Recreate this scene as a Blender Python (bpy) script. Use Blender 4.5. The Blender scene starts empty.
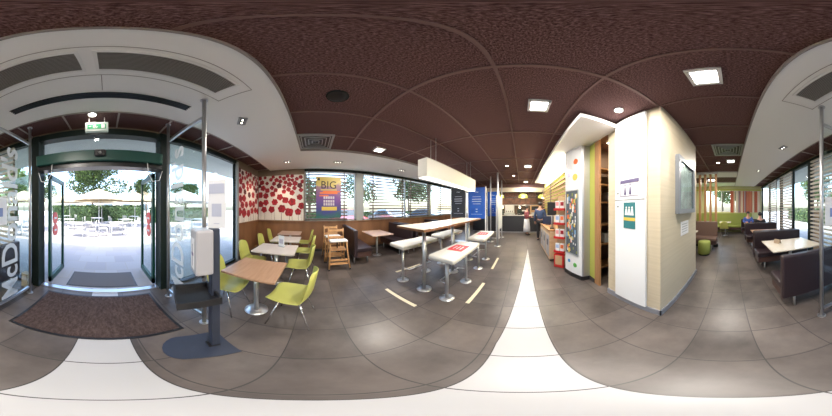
import bpy, bmesh, math, random
from math import sin, cos, pi, radians, sqrt
from mathutils import Vector, Matrix
random.seed(7)
S = bpy.context.scene
COL = S.collection
# ------------------------------------------------------------------ materials
MATS = {}
def mat(name, col, rough=.5, metal=0, bump=0, bscale=40, var=0, vscale=5, emit=0, ecol=None, spec=.5, coat=0):
    if name in MATS: return MATS[name]
    m = bpy.data.materials.new(name); m.use_nodes = True
    nt = m.node_tree; b = nt.nodes['Principled BSDF']
    b.inputs['Base Color'].default_value = (*col, 1)
    b.inputs['Roughness'].default_value = rough
    b.inputs['Metallic'].default_value = metal
    b.inputs['Specular IOR Level'].default_value = spec
    b.inputs['Coat Weight'].default_value = coat
    if emit:
        b.inputs['Emission Color'].default_value = (*(ecol or col), 1)
        b.inputs['Emission Strength'].default_value = emit
    if bump or var:
        tc = nt.nodes.new('ShaderNodeTexCoord')
        if var:
            n = nt.nodes.new('ShaderNodeTexNoise'); n.inputs['Scale'].default_value = vscale; n.inputs['Detail'].default_value = 6
            nt.links.new(tc.outputs['Object'], n.inputs['Vector'])
            r = nt.nodes.new('ShaderNodeValToRGB')
            r.color_ramp.elements[0].position = .3; r.color_ramp.elements[1].position = .7
            r.color_ramp.elements[0].color = (*[c*(1-var) for c in col], 1)
            r.color_ramp.elements[1].color = (*[min(1, c*(1+var)) for c in col], 1)
            nt.links.new(n.outputs['Fac'], r.inputs['Fac']); nt.links.new(r.outputs['Color'], b.inputs['Base Color'])
        if bump:
            n2 = nt.nodes.new('ShaderNodeTexNoise'); n2.inputs['Scale'].default_value = bscale
            nt.links.new(tc.outputs['Object'], n2.inputs['Vector'])
            bp = nt.nodes.new('ShaderNodeBump'); bp.inputs['Strength'].default_value = bump; bp.inputs['Distance'].default_value = .01
            nt.links.new(n2.outputs['Fac'], bp.inputs['Height']); nt.links.new(bp.outputs['Normal'], b.inputs['Normal'])
    MATS[name] = m; return m

def wood(name, c0, c1, scale=(1, 12, 1), rough=.45):
    if name in MATS: return MATS[name]
    m = bpy.data.materials.new(name); m.use_nodes = True
    nt = m.node_tree; b = nt.nodes['Principled BSDF']; b.inputs['Roughness'].default_value = rough
    tc = nt.nodes.new('ShaderNodeTexCoord'); mp = nt.nodes.new('ShaderNodeMapping'); mp.inputs['Scale'].default_value = scale
    n = nt.nodes.new('ShaderNodeTexNoise'); n.inputs['Scale'].default_value = 4; n.inputs['Detail'].default_value = 5
    r = nt.nodes.new('ShaderNodeValToRGB')
    r.color_ramp.elements[0].position = .3; r.color_ramp.elements[1].position = .7
    r.color_ramp.elements[0].color = (*c0, 1); r.color_ramp.elements[1].color = (*c1, 1)
    nt.links.new(tc.outputs['Object'], mp.inputs[0]); nt.links.new(mp.outputs[0], n.inputs['Vector'])
    nt.links.new(n.outputs['Fac'], r.inputs['Fac']); nt.links.new(r.outputs['Color'], b.inputs['Base Color'])
    MATS[name] = m; return m

def glass_mat(name, tint=(.93, .97, .96), ior=1.45):
    m = bpy.data.materials.new(name); m.use_nodes = True
    nt = m.node_tree; nt.nodes.clear()
    o = nt.nodes.new('ShaderNodeOutputMaterial'); t = nt.nodes.new('ShaderNodeBsdfTransparent'); g = nt.nodes.new('ShaderNodeBsdfGlossy')
    t.inputs[0].default_value = (*tint, 1); g.inputs['Roughness'].default_value = .02
    lw = nt.nodes.new('ShaderNodeLayerWeight'); lw.inputs[0].default_value = .5
    pw = nt.nodes.new('ShaderNodeMath'); pw.operation = 'POWER'; pw.inputs[1].default_value = 5
    f = nt.nodes.new('ShaderNodeMath'); f.operation = 'MULTIPLY_ADD'; f.inputs[1].default_value = .7; f.inputs[2].default_value = .035
    nt.links.new(lw.outputs['Facing'], pw.inputs[0]); nt.links.new(pw.outputs[0], f.inputs[0])
    mx = nt.nodes.new('ShaderNodeMixShader')
    nt.links.new(f.outputs[0], mx.inputs[0]); nt.links.new(t.outputs[0], mx.inputs[1]); nt.links.new(g.outputs[0], mx.inputs[2])
    nt.links.new(mx.outputs[0], o.inputs[0]); MATS[name] = m; return m

def frost_mat(name, col, amount):
    m = bpy.data.materials.new(name); m.use_nodes = True
    nt = m.node_tree; b = nt.nodes['Principled BSDF']; b.inputs['Base Color'].default_value = (*col, 1)
    b.inputs['Roughness'].default_value = .4; b.inputs['Alpha'].default_value = amount
    MATS[name] = m; return m

def floor_mat():
    m = bpy.data.materials.new('floor_tiles'); m.use_nodes = True
    nt = m.node_tree; b = nt.nodes['Principled BSDF']; N = nt.nodes.new; L = nt.links.new
    tc = N('ShaderNodeTexCoord'); sep = N('ShaderNodeSeparateXYZ'); L(tc.outputs['Object'], sep.inputs[0])
    def math_(op, a, bb=None):
        n = N('ShaderNodeMath'); n.operation = op
        if hasattr(a, 'links'): L(a, n.inputs[0])
        else: n.inputs[0].default_value = a
        if bb is not None:
            if hasattr(bb, 'links'): L(bb, n.inputs[1])
            else: n.inputs[1].default_value = bb
        return n.outputs[0]
    def line(coord, off, pitch, half):
        half = half*1.25
        a = math_('SUBTRACT', coord, off - pitch/2); a = math_('DIVIDE', a, pitch); a = math_('FLOORED_MODULO', a, 1.0)
        a = math_('SUBTRACT', a, .5); a = math_('ABSOLUTE', a); return math_('LESS_THAN', a, half/pitch)
    X, Y = sep.outputs[0], sep.outputs[1]
    jx = line(X, .210, .45, .0035); jy = line(Y, .27, .45, .0035)
    joint = math_('MAXIMUM', jx, jy)
    # white strip x in -.20 .. .225
    left = math_('MINIMUM', math_('MAXIMUM', math_('SUBTRACT', math_('MULTIPLY', Y, .10), .27), -.180), .205)
    ws = math_('MULTIPLY', math_('LESS_THAN', X, .208), math_('GREATER_THAN', X, left))
    edge = math_('LESS_THAN', math_('ABSOLUTE', math_('SUBTRACT', X, left)), .004)
    jin = math_('MULTIPLY', joint, 1.0)
    joint = math_('MAXIMUM', jin, edge)
    # per tile tone
    fx = math_('FLOOR', math_('DIVIDE', math_('SUBTRACT', X, .225), .45)); fy = math_('FLOOR', math_('DIVIDE', math_('SUBTRACT', Y, .27), .45))
    cmb = N('ShaderNodeCombineXYZ'); L(fx, cmb.inputs[0]); L(fy, cmb.inputs[1])
    wn = N('ShaderNodeTexWhiteNoise'); L(cmb.outputs[0], wn.inputs['Vector'])
    n = N('ShaderNodeTexNoise'); n.inputs['Scale'].default_value = 2.6; n.inputs['Detail'].default_value = 7; n.inputs['Roughness'].default_value = .62
    L(tc.outputs['Object'], n.inputs['Vector'])
    s = math_('ADD', math_('MULTIPLY', wn.outputs['Value'], .22), math_('MULTIPLY', n.outputs['Fac'], .9))
    r = N('ShaderNodeValToRGB'); L(s, r.inputs['Fac'])
    r.color_ramp.elements[0].position = .3; r.color_ramp.elements[0].color = (.048, .041, .039, 1)
    r.color_ramp.elements[1].position = .8; r.color_ramp.elements[1].color = (.135, .112, .102, 1)
    def mix(f, a, c):
        x = N('ShaderNodeMix'); x.data_type = 'RGBA'; L(f, x.inputs[0])
        if hasattr(a, 'links'): L(a, x.inputs[6])
        else: x.inputs[6].default_value = a
        x.inputs[7].default_value = c; return x.outputs[2]
    c = mix(ws, r.outputs['Color'], (.38, .38, .39, 1)); c = mix(joint, c, (.035, .032, .032, 1))
    L(c, b.inputs['Base Color'])
    rr = math_('ADD', math_('MULTIPLY', n.outputs['Fac'], .16), .27); L(rr, b.inputs['Roughness'])
    bp = N('ShaderNodeBump'); bp.inputs['Strength'].default_value = .2; bp.inputs['Distance'].default_value = .003
    h = math_('SUBTRACT', math_('MULTIPLY', n.outputs['Fac'], .12), joint); L(h, bp.inputs['Height']); L(bp.outputs['Normal'], b.inputs['Normal'])
    return m

def speckle(name, c0, c1, c2, scale):
    m = bpy.data.materials.new(name); m.use_nodes = True
    nt = m.node_tree; b = nt.nodes['Principled BSDF']; b.inputs['Roughness'].default_value = .95; b.inputs['Specular IOR Level'].default_value = .15
    tc = nt.nodes.new('ShaderNodeTexCoord'); mp = nt.nodes.new('ShaderNodeMapping'); mp.inputs['Scale'].default_value = (1, .45, 1)
    n = nt.nodes.new('ShaderNodeTexNoise'); n.inputs['Scale'].default_value = scale; n.inputs['Detail'].default_value = 4; n.inputs['Roughness'].default_value = .7
    r = nt.nodes.new('ShaderNodeValToRGB'); e = r.color_ramp.elements
    e[0].position = .36; e[0].color = (*c0, 1); e[1].position = .66; e[1].color = (*c2, 1)
    k = e.new(.5); k.color = (*c1, 1)
    L = nt.links.new; L(tc.outputs['Object'], mp.inputs[0]); L(mp.outputs[0], n.inputs['Vector']); L(n.outputs['Fac'], r.inputs['Fac']); L(r.outputs['Color'], b.inputs['Base Color'])
    bp = nt.nodes.new('ShaderNodeBump'); bp.inputs['Strength'].default_value = .5; bp.inputs['Distance'].default_value = .006
    L(n.outputs['Fac'], bp.inputs['Height']); L(bp.outputs['Normal'], b.inputs['Normal']); return m

def pave_mat():
    m = bpy.data.materials.new('paving'); m.use_nodes = True
    nt = m.node_tree; b = nt.nodes['Principled BSDF']; b.inputs['Roughness'].default_value = .8
    tc = nt.nodes.new('ShaderNodeTexCoord'); br = nt.nodes.new('ShaderNodeTexBrick')
    br.inputs['Scale'].default_value = 1.0; br.inputs['Brick Width'].default_value = .5; br.inputs['Row Height'].default_value = .5
    br.inputs['Mortar Size'].default_value = .008; br.offset = .5
    br.inputs['Color1'].default_value = (.28, .27, .28, 1); br.inputs['Color2'].default_value = (.34, .33, .33, 1); br.inputs['Mortar'].default_value = (.3, .28, .26, 1)
    nt.links.new(tc.outputs['Object'], br.inputs['Vector']); nt.links.new(br.outputs['Color'], b.inputs['Base Color']); return m

def clad_mat():   # beige wall cladding with faint horizontal joints
    m = bpy.data.materials.new('beige_cladding'); m.use_nodes = True
    nt = m.node_tree; b = nt.nodes['Principled BSDF']; b.inputs['Roughness'].default_value = .5
    tc = nt.nodes.new('ShaderNodeTexCoord'); mp = nt.nodes.new('ShaderNodeMapping'); mp.inputs['Scale'].default_value = (.3, .3, 14)
    n = nt.nodes.new('ShaderNodeTexNoise'); n.inputs['Scale'].default_value = 3; n.inputs['Detail'].default_value = 3
    r = nt.nodes.new('ShaderNodeValToRGB'); r.color_ramp.elements[0].position = .3; r.color_ramp.elements[1].position = .7
    r.color_ramp.elements[0].color = (.52, .45, .33, 1); r.color_ramp.elements[1].color = (.57, .495, .365, 1)
    L = nt.links.new; L(tc.outputs['Object'], mp.inputs[0]); L(mp.outputs[0], n.inputs['Vector']); L(n.outputs['Fac'], r.inputs[0]); L(r.outputs[0], b.inputs['Base Color'])
    return m

def stripe_mat():
    m = bpy.data.materials.new('striped_fabric'); m.use_nodes = True
    nt = m.node_tree; b = nt.nodes['Principled BSDF']; b.inputs['Roughness'].default_value = .9
    tc = nt.nodes.new('ShaderNodeTexCoord'); sp = nt.nodes.new('ShaderNodeSeparateXYZ'); mm = nt.nodes.new('ShaderNodeMath'); mm.operation = 'MULTIPLY'; mm.inputs[1].default_value = 14
    fl = nt.nodes.new('ShaderNodeMath'); fl.operation = 'FLOOR'; wn = nt.nodes.new('ShaderNodeTexWhiteNoise'); wn.noise_dimensions = '1D'
    r = nt.nodes.new('ShaderNodeValToRGB'); r.color_ramp.interpolation = 'CONSTANT'; e = r.color_ramp.elements
    cols = [(.42, .12, .07), (.55, .4, .28), (.3, .14, .16), (.62, .55, .45), (.5, .2, .12), (.35, .3, .3)]
    e[0].color = (*cols[0], 1); e[0].position = 0; e[1].position = .85; e[1].color = (*cols[5], 1)
    for i in range(1, 5): k = e.new(i*.17); k.color = (*cols[i], 1)
    L = nt.links.new; L(tc.outputs['Object'], sp.inputs[0]); L(sp.outputs[1], mm.inputs[0]); L(mm.outputs[0], fl.inputs[0]); L(fl.outputs[0], wn.inputs['W']); L(wn.outputs['Value'], r.inputs[0]); L(r.outputs[0], b.inputs['Base Color'])
    return m

def poster_mat():
    m = bpy.data.materials.new('poster_print'); m.use_nodes = True
    nt = m.node_tree; b = nt.nodes['Principled BSDF']; b.inputs['Roughness'].default_value = .35
    tc = nt.nodes.new('ShaderNodeTexCoord'); sp = nt.nodes.new('ShaderNodeSeparateXYZ'); n = nt.nodes.new('ShaderNodeTexNoise'); n.inputs['Scale'].default_value = 3
    a = nt.nodes.new('ShaderNodeMath'); a.operation = 'MULTIPLY_ADD'; a.inputs[1].default_value = .35
    r = nt.nodes.new('ShaderNodeValToRGB'); e = r.color_ramp.elements
    e[0].position = .18; e[0].color = (.02, .12, .10, 1); e[1].position = 1.1; e[1].color = (.62, .50, .10, 1)
    for p, c in ((.36, (.045, .05, .22, 1)), (.65, (.16, .05, .24, 1)), (.92, (.28, .16, .2, 1)), (1.0, (.5, .38, .1, 1))): k = e.new(p); k.color = c
    mr = nt.nodes.new('ShaderNodeMapRange'); mr.inputs[1].default_value = 0; mr.inputs[2].default_value = 1.36
    L = nt.links.new; L(tc.outputs['Object'], sp.inputs[0]); L(tc.outputs['Object'], n.inputs['Vector'])
    L(sp.outputs[2], mr.inputs[0]); L(n.outputs['Fac'], a.inputs[0]); L(mr.outputs[0], a.inputs[2]); L(a.outputs[0], r.inputs[0]); L(r.outputs[0], b.inputs['Base Color'])
    return m

FLOOR = floor_mat(); PAVE = pave_mat(); CLAD = clad_mat(); STRIPE = stripe_mat(); POSTER = poster_mat()
CEIL = speckle('ceiling_panels', (.045, .022, .022), (.128, .068, .066), (.26, .16, .155), 130)
MATTEX = speckle('mat_pile', (.040, .027, .025), (.062, .042, .038), (.09, .062, .056), 45)
RAIL = mat('ceiling_rail', (.17, .095, .085), .5)
SOFF = mat('soffit_white', (.84, .84, .83), .7, bump=.05)
RIM = mat('soffit_rim', (.30, .27, .26), .6)
GREENF = mat('door_frame_green', (.006, .055, .045), .35)
DARKF = mat('dark_frame', (.008, .016, .015), .5, spec=.25)
GREYF = mat('grey_frame', (.33, .35, .36), .4, .3)
GLASS = glass_mat('window_glass')
LAMPS = mat('spot_glow', (1, 1, 1), .5, emit=5, ecol=(1, .93, .82))
SKIRT = mat('dark_skirting', (.05, .045, .045), .5)
STEEL = mat('brushed_steel', (.55, .56, .58), .32, .9)
CHROME = mat('chrome', (.75, .76, .78), .12, 1)
POLE = mat('pole_steel', (.42, .42, .43), .3, .8)
PANELW = wood('wood_panel', (.17, .075, .035), (.26, .125, .06), (1, 1, .25))
TAUPE = mat('taupe_wall', (.22, .16, .12), .8, var=.05)
WHITEP = mat('white_paint', (.78, .78, .77), .4)
WHITEG = mat('white_gloss', (.78, .80, .82), .2)
RED = mat('poppy_red', (.30, .006, .018), .6, var=.5, vscale=9)
REDD = mat('poppy_dark', (.09, .01, .015), .7)
REDP = mat('red_plastic', (.5, .02, .02), .35)
LIME = mat('lime_shell', (.45, .46, .12), .38)
LIMEW = mat('lime_wall', (.46, .48, .10), .6)
LIMEF = mat('lime_fabric', (.24, .28, .06), .7)
TBWOOD = wood('table_wood', (.34, .20, .12), (.42, .26, .165), (1, 8, 1), .3)
TBWHITE = mat('table_pale', (.56, .51, .47), .3, var=.05, vscale=8)
TBPINK = wood('table_rose', (.45, .31, .25), (.53, .38, .31), (6, 1, 1), .3)
CREAM = mat('table_cream', (.66, .60, .50), .16, var=.04, vscale=8)
EDGE = wood('table_edge', (.17, .08, .04), (.23, .11, .06), (1, 1, 8))
BEN = mat('bench_cream', (.60, .58, .53), .5, bump=.05, bscale=80)
LEATH = mat('aubergine_leather', (.026, .016, .020), .33, bump=.08, bscale=120)
LEATH2 = mat('brown_leather', (.07, .036, .03), .4, bump=.08, bscale=120)
SLAT = mat('louvre_slat', (.13, .10, .085), .5)
SLATW = mat('louvre_pale', (.36, .33, .29), .5)
BEECH = wood('beech', (.52, .28, .12), (.66, .38, .18), (8, 1, 1))
OAKS = wood('oak_slat', (.30, .15, .06), (.40, .21, .09), (8, 8, .6))
BLACK = mat('black_plastic', (.012, .012, .014), .3)
NAVY = mat('stand_metal', (.045, .055, .085), .4, .4)
GREYB = mat('dispenser_grey', (.33, .33, .36), .35)
BLUE = mat('board_blue', (.012, .10, .50), .4, var=.15, vscale=3)
CHARC = mat('board_charcoal', (.03, .035, .05), .5)
PAPER = mat('paper', (.75, .75, .76), .6)
TEAL = mat('teal_sign', (.03, .17, .19), .4)
YEL = mat('yellow_print', (.65, .48, .08), .5)
ORG = mat('orange_print', (.72, .16, .04), .5)
TAPE = mat('floor_tape', (.66, .60, .44), .6)
ACRYL = mat('icon_violet', (.12, .10, .2), .5)
LAMPW = mat('lamp_diffuser', (1, 1, 1), .5, emit=9, ecol=(1, .95, .88))
LAMPD = mat('spot_bulb', (1, 1, 1), .5, emit=14, ecol=(1, .93, .82))
LAMPU = mat('beam_diffuser', (1, 1, 1), .5, emit=1.6, ecol=(1, .96, .9))
EXITG = mat('exit_green', (.0, .22, .08), .5, emit=.12, ecol=(0, .6, .2))
EXITW = mat('exit_white', (.45, .5, .47), .5, emit=.08, ecol=(.8, 1, .9))
LETTER = frost_mat('frosted_letter', (.75, .8, .85), .6)
FROST = frost_mat('frosted_panel', (.75, .78, .8), .45)
PINKST = mat('sticker_pink', (.75, .10, .10), .5)
SKIN = mat('skin', (.55, .30, .22), .5)
HAIR = mat('dark_hair', (.02, .014, .012), .5)
LEAF = mat('leaf_dark', (.024, .050, .012), .6, var=.5, vscale=3)
LEAF2 = mat('leaf_mid', (.085, .14, .035), .6, var=.4, vscale=3)
BARK = mat('bark', (.12, .08, .06), .9, bump=.4, bscale=12)
PARA = mat('parasol_cloth', (.46, .38, .25), .8)
PARAG = mat('parasol_grey', (.42, .44, .45), .8)
ASPH = mat('asphalt', (.38, .38, .38), .9, bump=.1, var=.1, vscale=3)
GRASS = mat('grass', (.10, .2, .04), .9, var=.3, vscale=2)
STAIN = mat('outdoor_white', (.5, .5, .49), .5)

# ------------------------------------------------------------------ mesh helpers
def bm_(): return bmesh.new()
def box(bm, x0, x1, y0, y1, z0, z1, mi=0, bev=0, seg=2, M=None):
    r = bmesh.ops.create_cube(bm, size=1)
    vs = r['verts']; fs = set(f for v in vs for f in v.link_faces)
    for v in vs: v.co = Vector(((x0+x1)/2+v.co.x*(x1-x0), (y0+y1)/2+v.co.y*(y1-y0), (z0+z1)/2+v.co.z*(z1-z0)))
    for f in fs: f.material_index = mi
    if bev:
        es = list(set(e for v in vs for e in v.link_edges))
        g = bmesh.ops.bevel(bm, geom=es, offset=bev, segments=seg, affect='EDGES', profile=.5)
        vs = list(set(v for f in g['faces'] for v in f.verts) | set(v for v in vs if v.is_valid))
        for f in g['faces']: f.material_index = mi
    if M is not None: bmesh.ops.transform(bm, matrix=M, verts=[v for v in vs if v.is_valid])
    return bm
def obox(bm, c, size, rot, mi=0, bev=0):
    """box by centre, size and euler rotation"""
    M = Matrix.Translation(Vector(c)) @ (rot if isinstance(rot, Matrix) else Matrix.Rotation(rot, 4, 'Z'))
    s = size
    return box(bm, -s[0]/2, s[0]/2, -s[1]/2, s[1]/2, -s[2]/2, s[2]/2, mi, bev, M=M)
def cyl(bm, p0, p1, r0, r1=None, n=12, mi=0, cap=True):
    p0 = Vector(p0); p1 = Vector(p1); r1 = r0 if r1 is None else r1
    d = (p1-p0); q = d.to_track_quat('Z', 'Y').to_matrix().to_4x4()
    a = [bm.verts.new(p0 + q @ Vector((r0*cos(2*pi*i/n), r0*sin(2*pi*i/n), 0))) for i in range(n)]
    b = [bm.verts.new(p1 + q @ Vector((r1*cos(2*pi*i/n), r1*sin(2*pi*i/n), 0))) for i in range(n)]
    for i in range(n):
        f = bm.faces.new((a[i], a[(i+1) % n], b[(i+1) % n], b[i])); f.material_index = mi; f.smooth = True
    if cap:
        bm.faces.new(a[::-1]).material_index = mi; bm.faces.new(b).material_index = mi
    return bm
def tube(bm, pts, r, n=8, mi=0):
    pts = [Vector(p) for p in pts]; rings = []
    for i, p in enumerate(pts):
        d = (pts[min(i+1, len(pts)-1)] - pts[max(i-1, 0)]).normalized()
        q = d.to_track_quat('Z', 'Y').to_matrix()
        rings.append([bm.verts.new(p + q @ Vector((r*cos(2*pi*k/n), r*sin(2*pi*k/n), 0))) for k in range(n)])
    for a, b in zip(rings, rings[1:]):
        for k in range(n):
            f = bm.faces.new((a[k], a[(k+1) % n], b[(k+1) % n], b[k])); f.material_index = mi; f.smooth = True
    bm.faces.new(rings[0][::-1]).material_index = mi; bm.faces.new(rings[-1]).material_index = mi
    return bm
def prism(bm, pts, z0, z1, mi=0, M=None):
    a = [bm.verts.new((x, y, z0)) for x, y in pts]; b = [bm.verts.new((x, y, z1)) for x, y in pts]
    n = len(pts)
    for i in range(n): bm.faces.new((a[i], a[(i+1) % n], b[(i+1) % n], b[i])).material_index = mi
    bm.faces.new(a[::-1]).material_index = mi; bm.faces.new(b).material_index = mi
    if M is not None: bmesh.ops.transform(bm, matrix=M, verts=a+b)
    return bm
def lathe(bm, prof, n=20, mi=0, c=(0, 0, 0)):
    rings = []
    for r, z in prof: rings.append([bm.verts.new((c[0]+r*cos(2*pi*k/n), c[1]+r*sin(2*pi*k/n), c[2]+z)) for k in range(n)])
    for a, b in zip(rings, rings[1:]):
        for k in range(n):
            f = bm.faces.new((a[k], a[(k+1) % n], b[(k+1) % n], b[k])); f.material_index = mi; f.smooth = True
    if prof[0] == prof[-1]: return bm
    if prof[0][0] > 1e-4: bm.faces.new(rings[0][::-1]).material_index = mi
    if prof[-1][0] > 1e-4: bm.faces.new(rings[-1]).material_index = mi
    return bm
def ball(bm, c, r, mi=0, sub=2):
    g = bmesh.ops.create_icosphere(bm, subdivisions=sub, radius=1)
    r = r if hasattr(r, '__len__') else (r, r, r)
    for v in g['verts']:
        v.co = Vector((c[0]+v.co.x*r[0], c[1]+v.co.y*r[1], c[2]+v.co.z*r[2]))
        for f in v.link_faces: f.material_index = mi; f.smooth = True
    return bm
def obj(name, bm, mats, parent=None, loc=None, smooth=False, label=None):
    bmesh.ops.recalc_face_normals(bm, faces=bm.faces)
    me = bpy.data.meshes.new(name); bm.to_mesh(me); bm.free()
    for m in (mats if isinstance(mats, (list, tuple)) else [mats]): me.materials.append(m)
    if smooth:
        for p in me.polygons: p.use_smooth = True
    o = bpy.data.objects.new(name, me); COL.objects.link(o)
    if parent: o.parent = parent
    if loc: o.location = loc
    if label: o['label'] = label
    return o
def thing(name, label, cat, loc=(0, 0, 0), rz=0, group=None):
    o = bpy.data.objects.new(name, None); COL.objects.link(o); o.empty_display_size = .1
    o.location = loc; o.rotation_euler = (0, 0, rz); o['label'] = label; o['category'] = cat
    if group: o['group'] = group
    return o
def tag(o, label, cat, group=None, kind=None):
    o['label'] = label; o['category'] = cat
    if group: o['group'] = group
    if kind: o['kind'] = kind
    return o
def struct(name, bm, mats, loc=None, parent=None, label=None):
    o = obj(name, bm, mats, parent, loc)
    if not parent: o['kind'] = 'structure'
    if label: o['label'] = label
    return o
def copy_tree(o, parent=None):
    c = o.copy(); COL.objects.link(c)
    if parent: c.parent = parent
    for ch in list(o.children): copy_tree(ch, c)
    return c
def dup(root, loc, rz, label, group=None):
    r = copy_tree(root); r.location = loc; r.rotation_euler = (0, 0, rz); r['label'] = label
    if group: r['group'] = group
    return r
def text_bm(bm, s, size, M, mi=0, depth=.002, align='LEFT', wide=1.0, bold=.0):
    cu = bpy.data.curves.new('tmp', 'FONT'); cu.body = s; cu.size = size; cu.extrude = depth; cu.align_x = align; cu.resolution_u = 3
    cu.offset = bold
    o = bpy.data.objects.new('tmp', cu); COL.objects.link(o)
    dg = bpy.context.evaluated_depsgraph_get(); me = bpy.data.meshes.new_from_object(o.evaluated_get(dg))
    t = bmesh.new(); t.from_mesh(me)
    bmesh.ops.transform(t, matrix=M @ Matrix.Diagonal((wide, 1, 1, 1)), verts=t.verts)
    for f in t.faces: f.material_index = mi
    me2 = bpy.data.meshes.new('t2'); t.to_mesh(me2); t.free(); bm.from_mesh(me2)
    bpy.data.objects.remove(o); bpy.data.curves.remove(cu); bpy.data.meshes.remove(me); bpy.data.meshes.remove(me2)
    return bm
def frame_mat(origin, xdir, ydir):
    x = Vector(xdir).normalized(); y = Vector(ydir).normalized(); z = x.cross(y)
    M = Matrix((x, y, z)).transposed().to_4x4(); M.translation = Vector(origin); return M
def area(name, loc, size, power, col=(1, .93, .84), rot=(0, 0, 0), sy=None, parent=None, spread=None):
    l = bpy.data.lights.new(name, 'AREA'); l.energy = power*.58; l.color = col; l.size = size
    if sy: l.shape = 'RECTANGLE'; l.size_y = sy
    if spread: l.spread = spread
    o = bpy.data.objects.new(name, l); COL.objects.link(o); o.location = loc; o.rotation_euler = rot
    if parent: o.parent = parent
    return o

WX = -4.45; DY = -2.0; H = 2.9; SZ = 2.86; EX = 8.2; EY = 10.6
# ------------------------------------------------------------------ setting
b = bm_(); box(b, WX-.15, EX+.1, DY-.15, EY+.1, -.12, 0); struct('floor', b, FLOOR)
b = bm_(); box(b, WX-.15, EX+.2, DY-.15, EY+.2, H, H+.35)
struct('ceiling', b, CEIL)
b = bm_()   # ceiling rails
for k in range(0, 13):
    x = -2.96+.7*k
    if x > -2.9: box(b, x-.012, x+.012, -.31, EY, H-.012, H+.0005)
for y in (.75, 2.15, 3.55, 4.95, 6.35, 7.75, 9.15): box(b, -2.93, EX, y-.016, y+.016, H-.014, H+.0005)
struct('trim_1', b, RAIL)
b = bm_()
for k in range(-2, 15):
    x = -2.96+.7*k
    if x > WX: box(b, x-.012, x+.012, DY, -1.536, H-.014, H+.0005)
struct('trim_14', b, mat('pale_rail', (.42, .36, .33), .5))
# L shaped white soffit with rim
b = bm_()
box(b, WX, EX, -1.52, -.30, SZ, H); box(b, WX, -2.93, -.30, EY, SZ, H)
box(b, 4.95, 5.75, -.30, 2.6, SZ, H); box(b, 7.1, EX, -.30, 2.6, SZ, H)
struct('trim_2', b, SOFF)
b = bm_()
box(b, -2.93, EX, -.302, -.285, SZ-.012, H); box(b, -2.932, -2.915, -.285, EY, SZ-.012, H); box(b, WX, EX, -1.535, -1.518, SZ-.012, H)
struct('trim_3', b, RIM)
# door-side wall (y = DY)
b = bm_()
box(b, WX, -3.1, DY-.15, DY, 1.06, H); box(b, -3.1, EX, DY-.15, DY, 2.80, H)
box(b, -3.12, -3.05, DY-.15, DY+.02, 0, 2.82)
struct('wall_door_side', b, TAUPE)
b = bm_(); box(b, WX, -3.1, DY-.15, DY+.02, 0, 1.06); box(b, WX, -3.1, DY, DY+.04, 1.03, 1.07)
box(b, WX-.15, WX+.02, DY, EY, 0, 1.03); box(b, WX, WX+.06, DY, EY, 1.03, 1.06)
struct('trim_4', b, PANELW)
b = bm_(); box(b, WX+.02, WX+.035, DY, EY, 0, .09); box(b, WX, -3.1, DY+.02, DY+.035, 0, .09)
struct('baseboard_left', b, SKIRT)
# window wall (x = WX)
b = bm_()
box(b, WX-.15, WX, DY, -.32, 1.03, H); box(b, WX-.15, WX, -.32, EY, 2.80, H)
struct('wall_left', b, TAUPE)
# far walls
b = bm_(); box(b, WX-.15, EX, EY, EY+.15, 0, H); struct('wall_far', b, mat('kitchen_wall', (.12, .075, .05), .6, var=.3, vscale=2))
b = bm_(); box(b, EX, EX+.15, DY, EY, 0, 1.25); box(b, EX, EX+.15, DY, -.55, 1.25, 2.6); box(b, EX, EX+.15, 1.6, EY, 1.25, 2.6); box(b, EX, EX+.15, DY, EY, 2.6, H)
struct('wall_right', b, mat('lime_cream_wall', (.50, .50, .25), .7))
b = bm_(); box(b, 2.7, EX, 2.5, 2.65, 0, H); struct('wall_rear', b, mat('warm_wall', (.5, .42, .26), .7))
# glazing of the door side
def glazing(name, x0, x1, z0, z1, mull, fm, y=DY, fw=.06):
    r = bm_(); box(r, x0, x1, y-.09, y+.0, z1-fw, z1); box(r, x0, x1, y-.09, y, z0, z0+fw)
    for m in mull: box(r, m-fw/2, m+fw/2, y-.09, y, z0, z1)
    o = struct(name, r, fm)
    g = bm_(); box(g, x0, x1, y-.05, y-.04, z0+fw*.5, z1-fw*.5); obj('glass_pane', g, GLASS, o)
    return o
glazing('window_1', -3.05, -.97, 0, 2.80, (-3.0, -1.02), DARKF)
glazing('window_2', 1.2, 2.95, 0, 2.80, (1.23, 2.9), DARKF)
glazing('window_3', 2.95, 5.0, 0, 2.80, (2.98, 3.95, 4.95), DARKF)
glazing('window_4', 5.0, EX, 0, 2.80, (5.05, 6.6, EX-.04), DARKF)
b = bm_(); box(b, -3.05, -2.97, DY-.02, DY+.06, 0, 2.8); struct('trim_5', b, GREYF)
# window strip on the left wall
def side_glazing(name, y0, y1, mull, w=.05):
    r = bm_(); x = WX
    box(r, x-.08, x+.01, y0, y1, 2.74, 2.80); box(r, x-.08, x+.01, y0, y1, 1.06, 1.11)
    for m in mull: box(r, x-.08, x+.01, m-w/2, m+w/2, 1.06, 2.8)
    o = struct(name, r, GREYF)
    g = bm_(); box(g, x-.045, x-.035, y0, y1, 1.08, 2.78); obj('glass_pane', g, GLASS, o)
side_glazing('window_5', -.32, 1.46, (-.29, 1.43)); side_glazing('window_6', 1.69, 5.25, (1.72, 3.66, 5.22)); side_glazing('window_7', 5.35, EY, (5.38, 8.0, EY-.05))
b = bm_(); box(b, WX-.12, WX+.03, 1.46, 1.69, 1.06, 2.80); box(b, WX-.12, WX+.02, 5.25, 5.35, 1.06, 2.8); struct('trim_6', b, GREYF)
b = bm_(); box(b, WX, WX+.03, -.32, EY, 2.76, 2.85); box(b, -3.05, EX, DY, DY+.03, 2.76, 2.84); struct('trim_7', b, DARKF)
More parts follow.
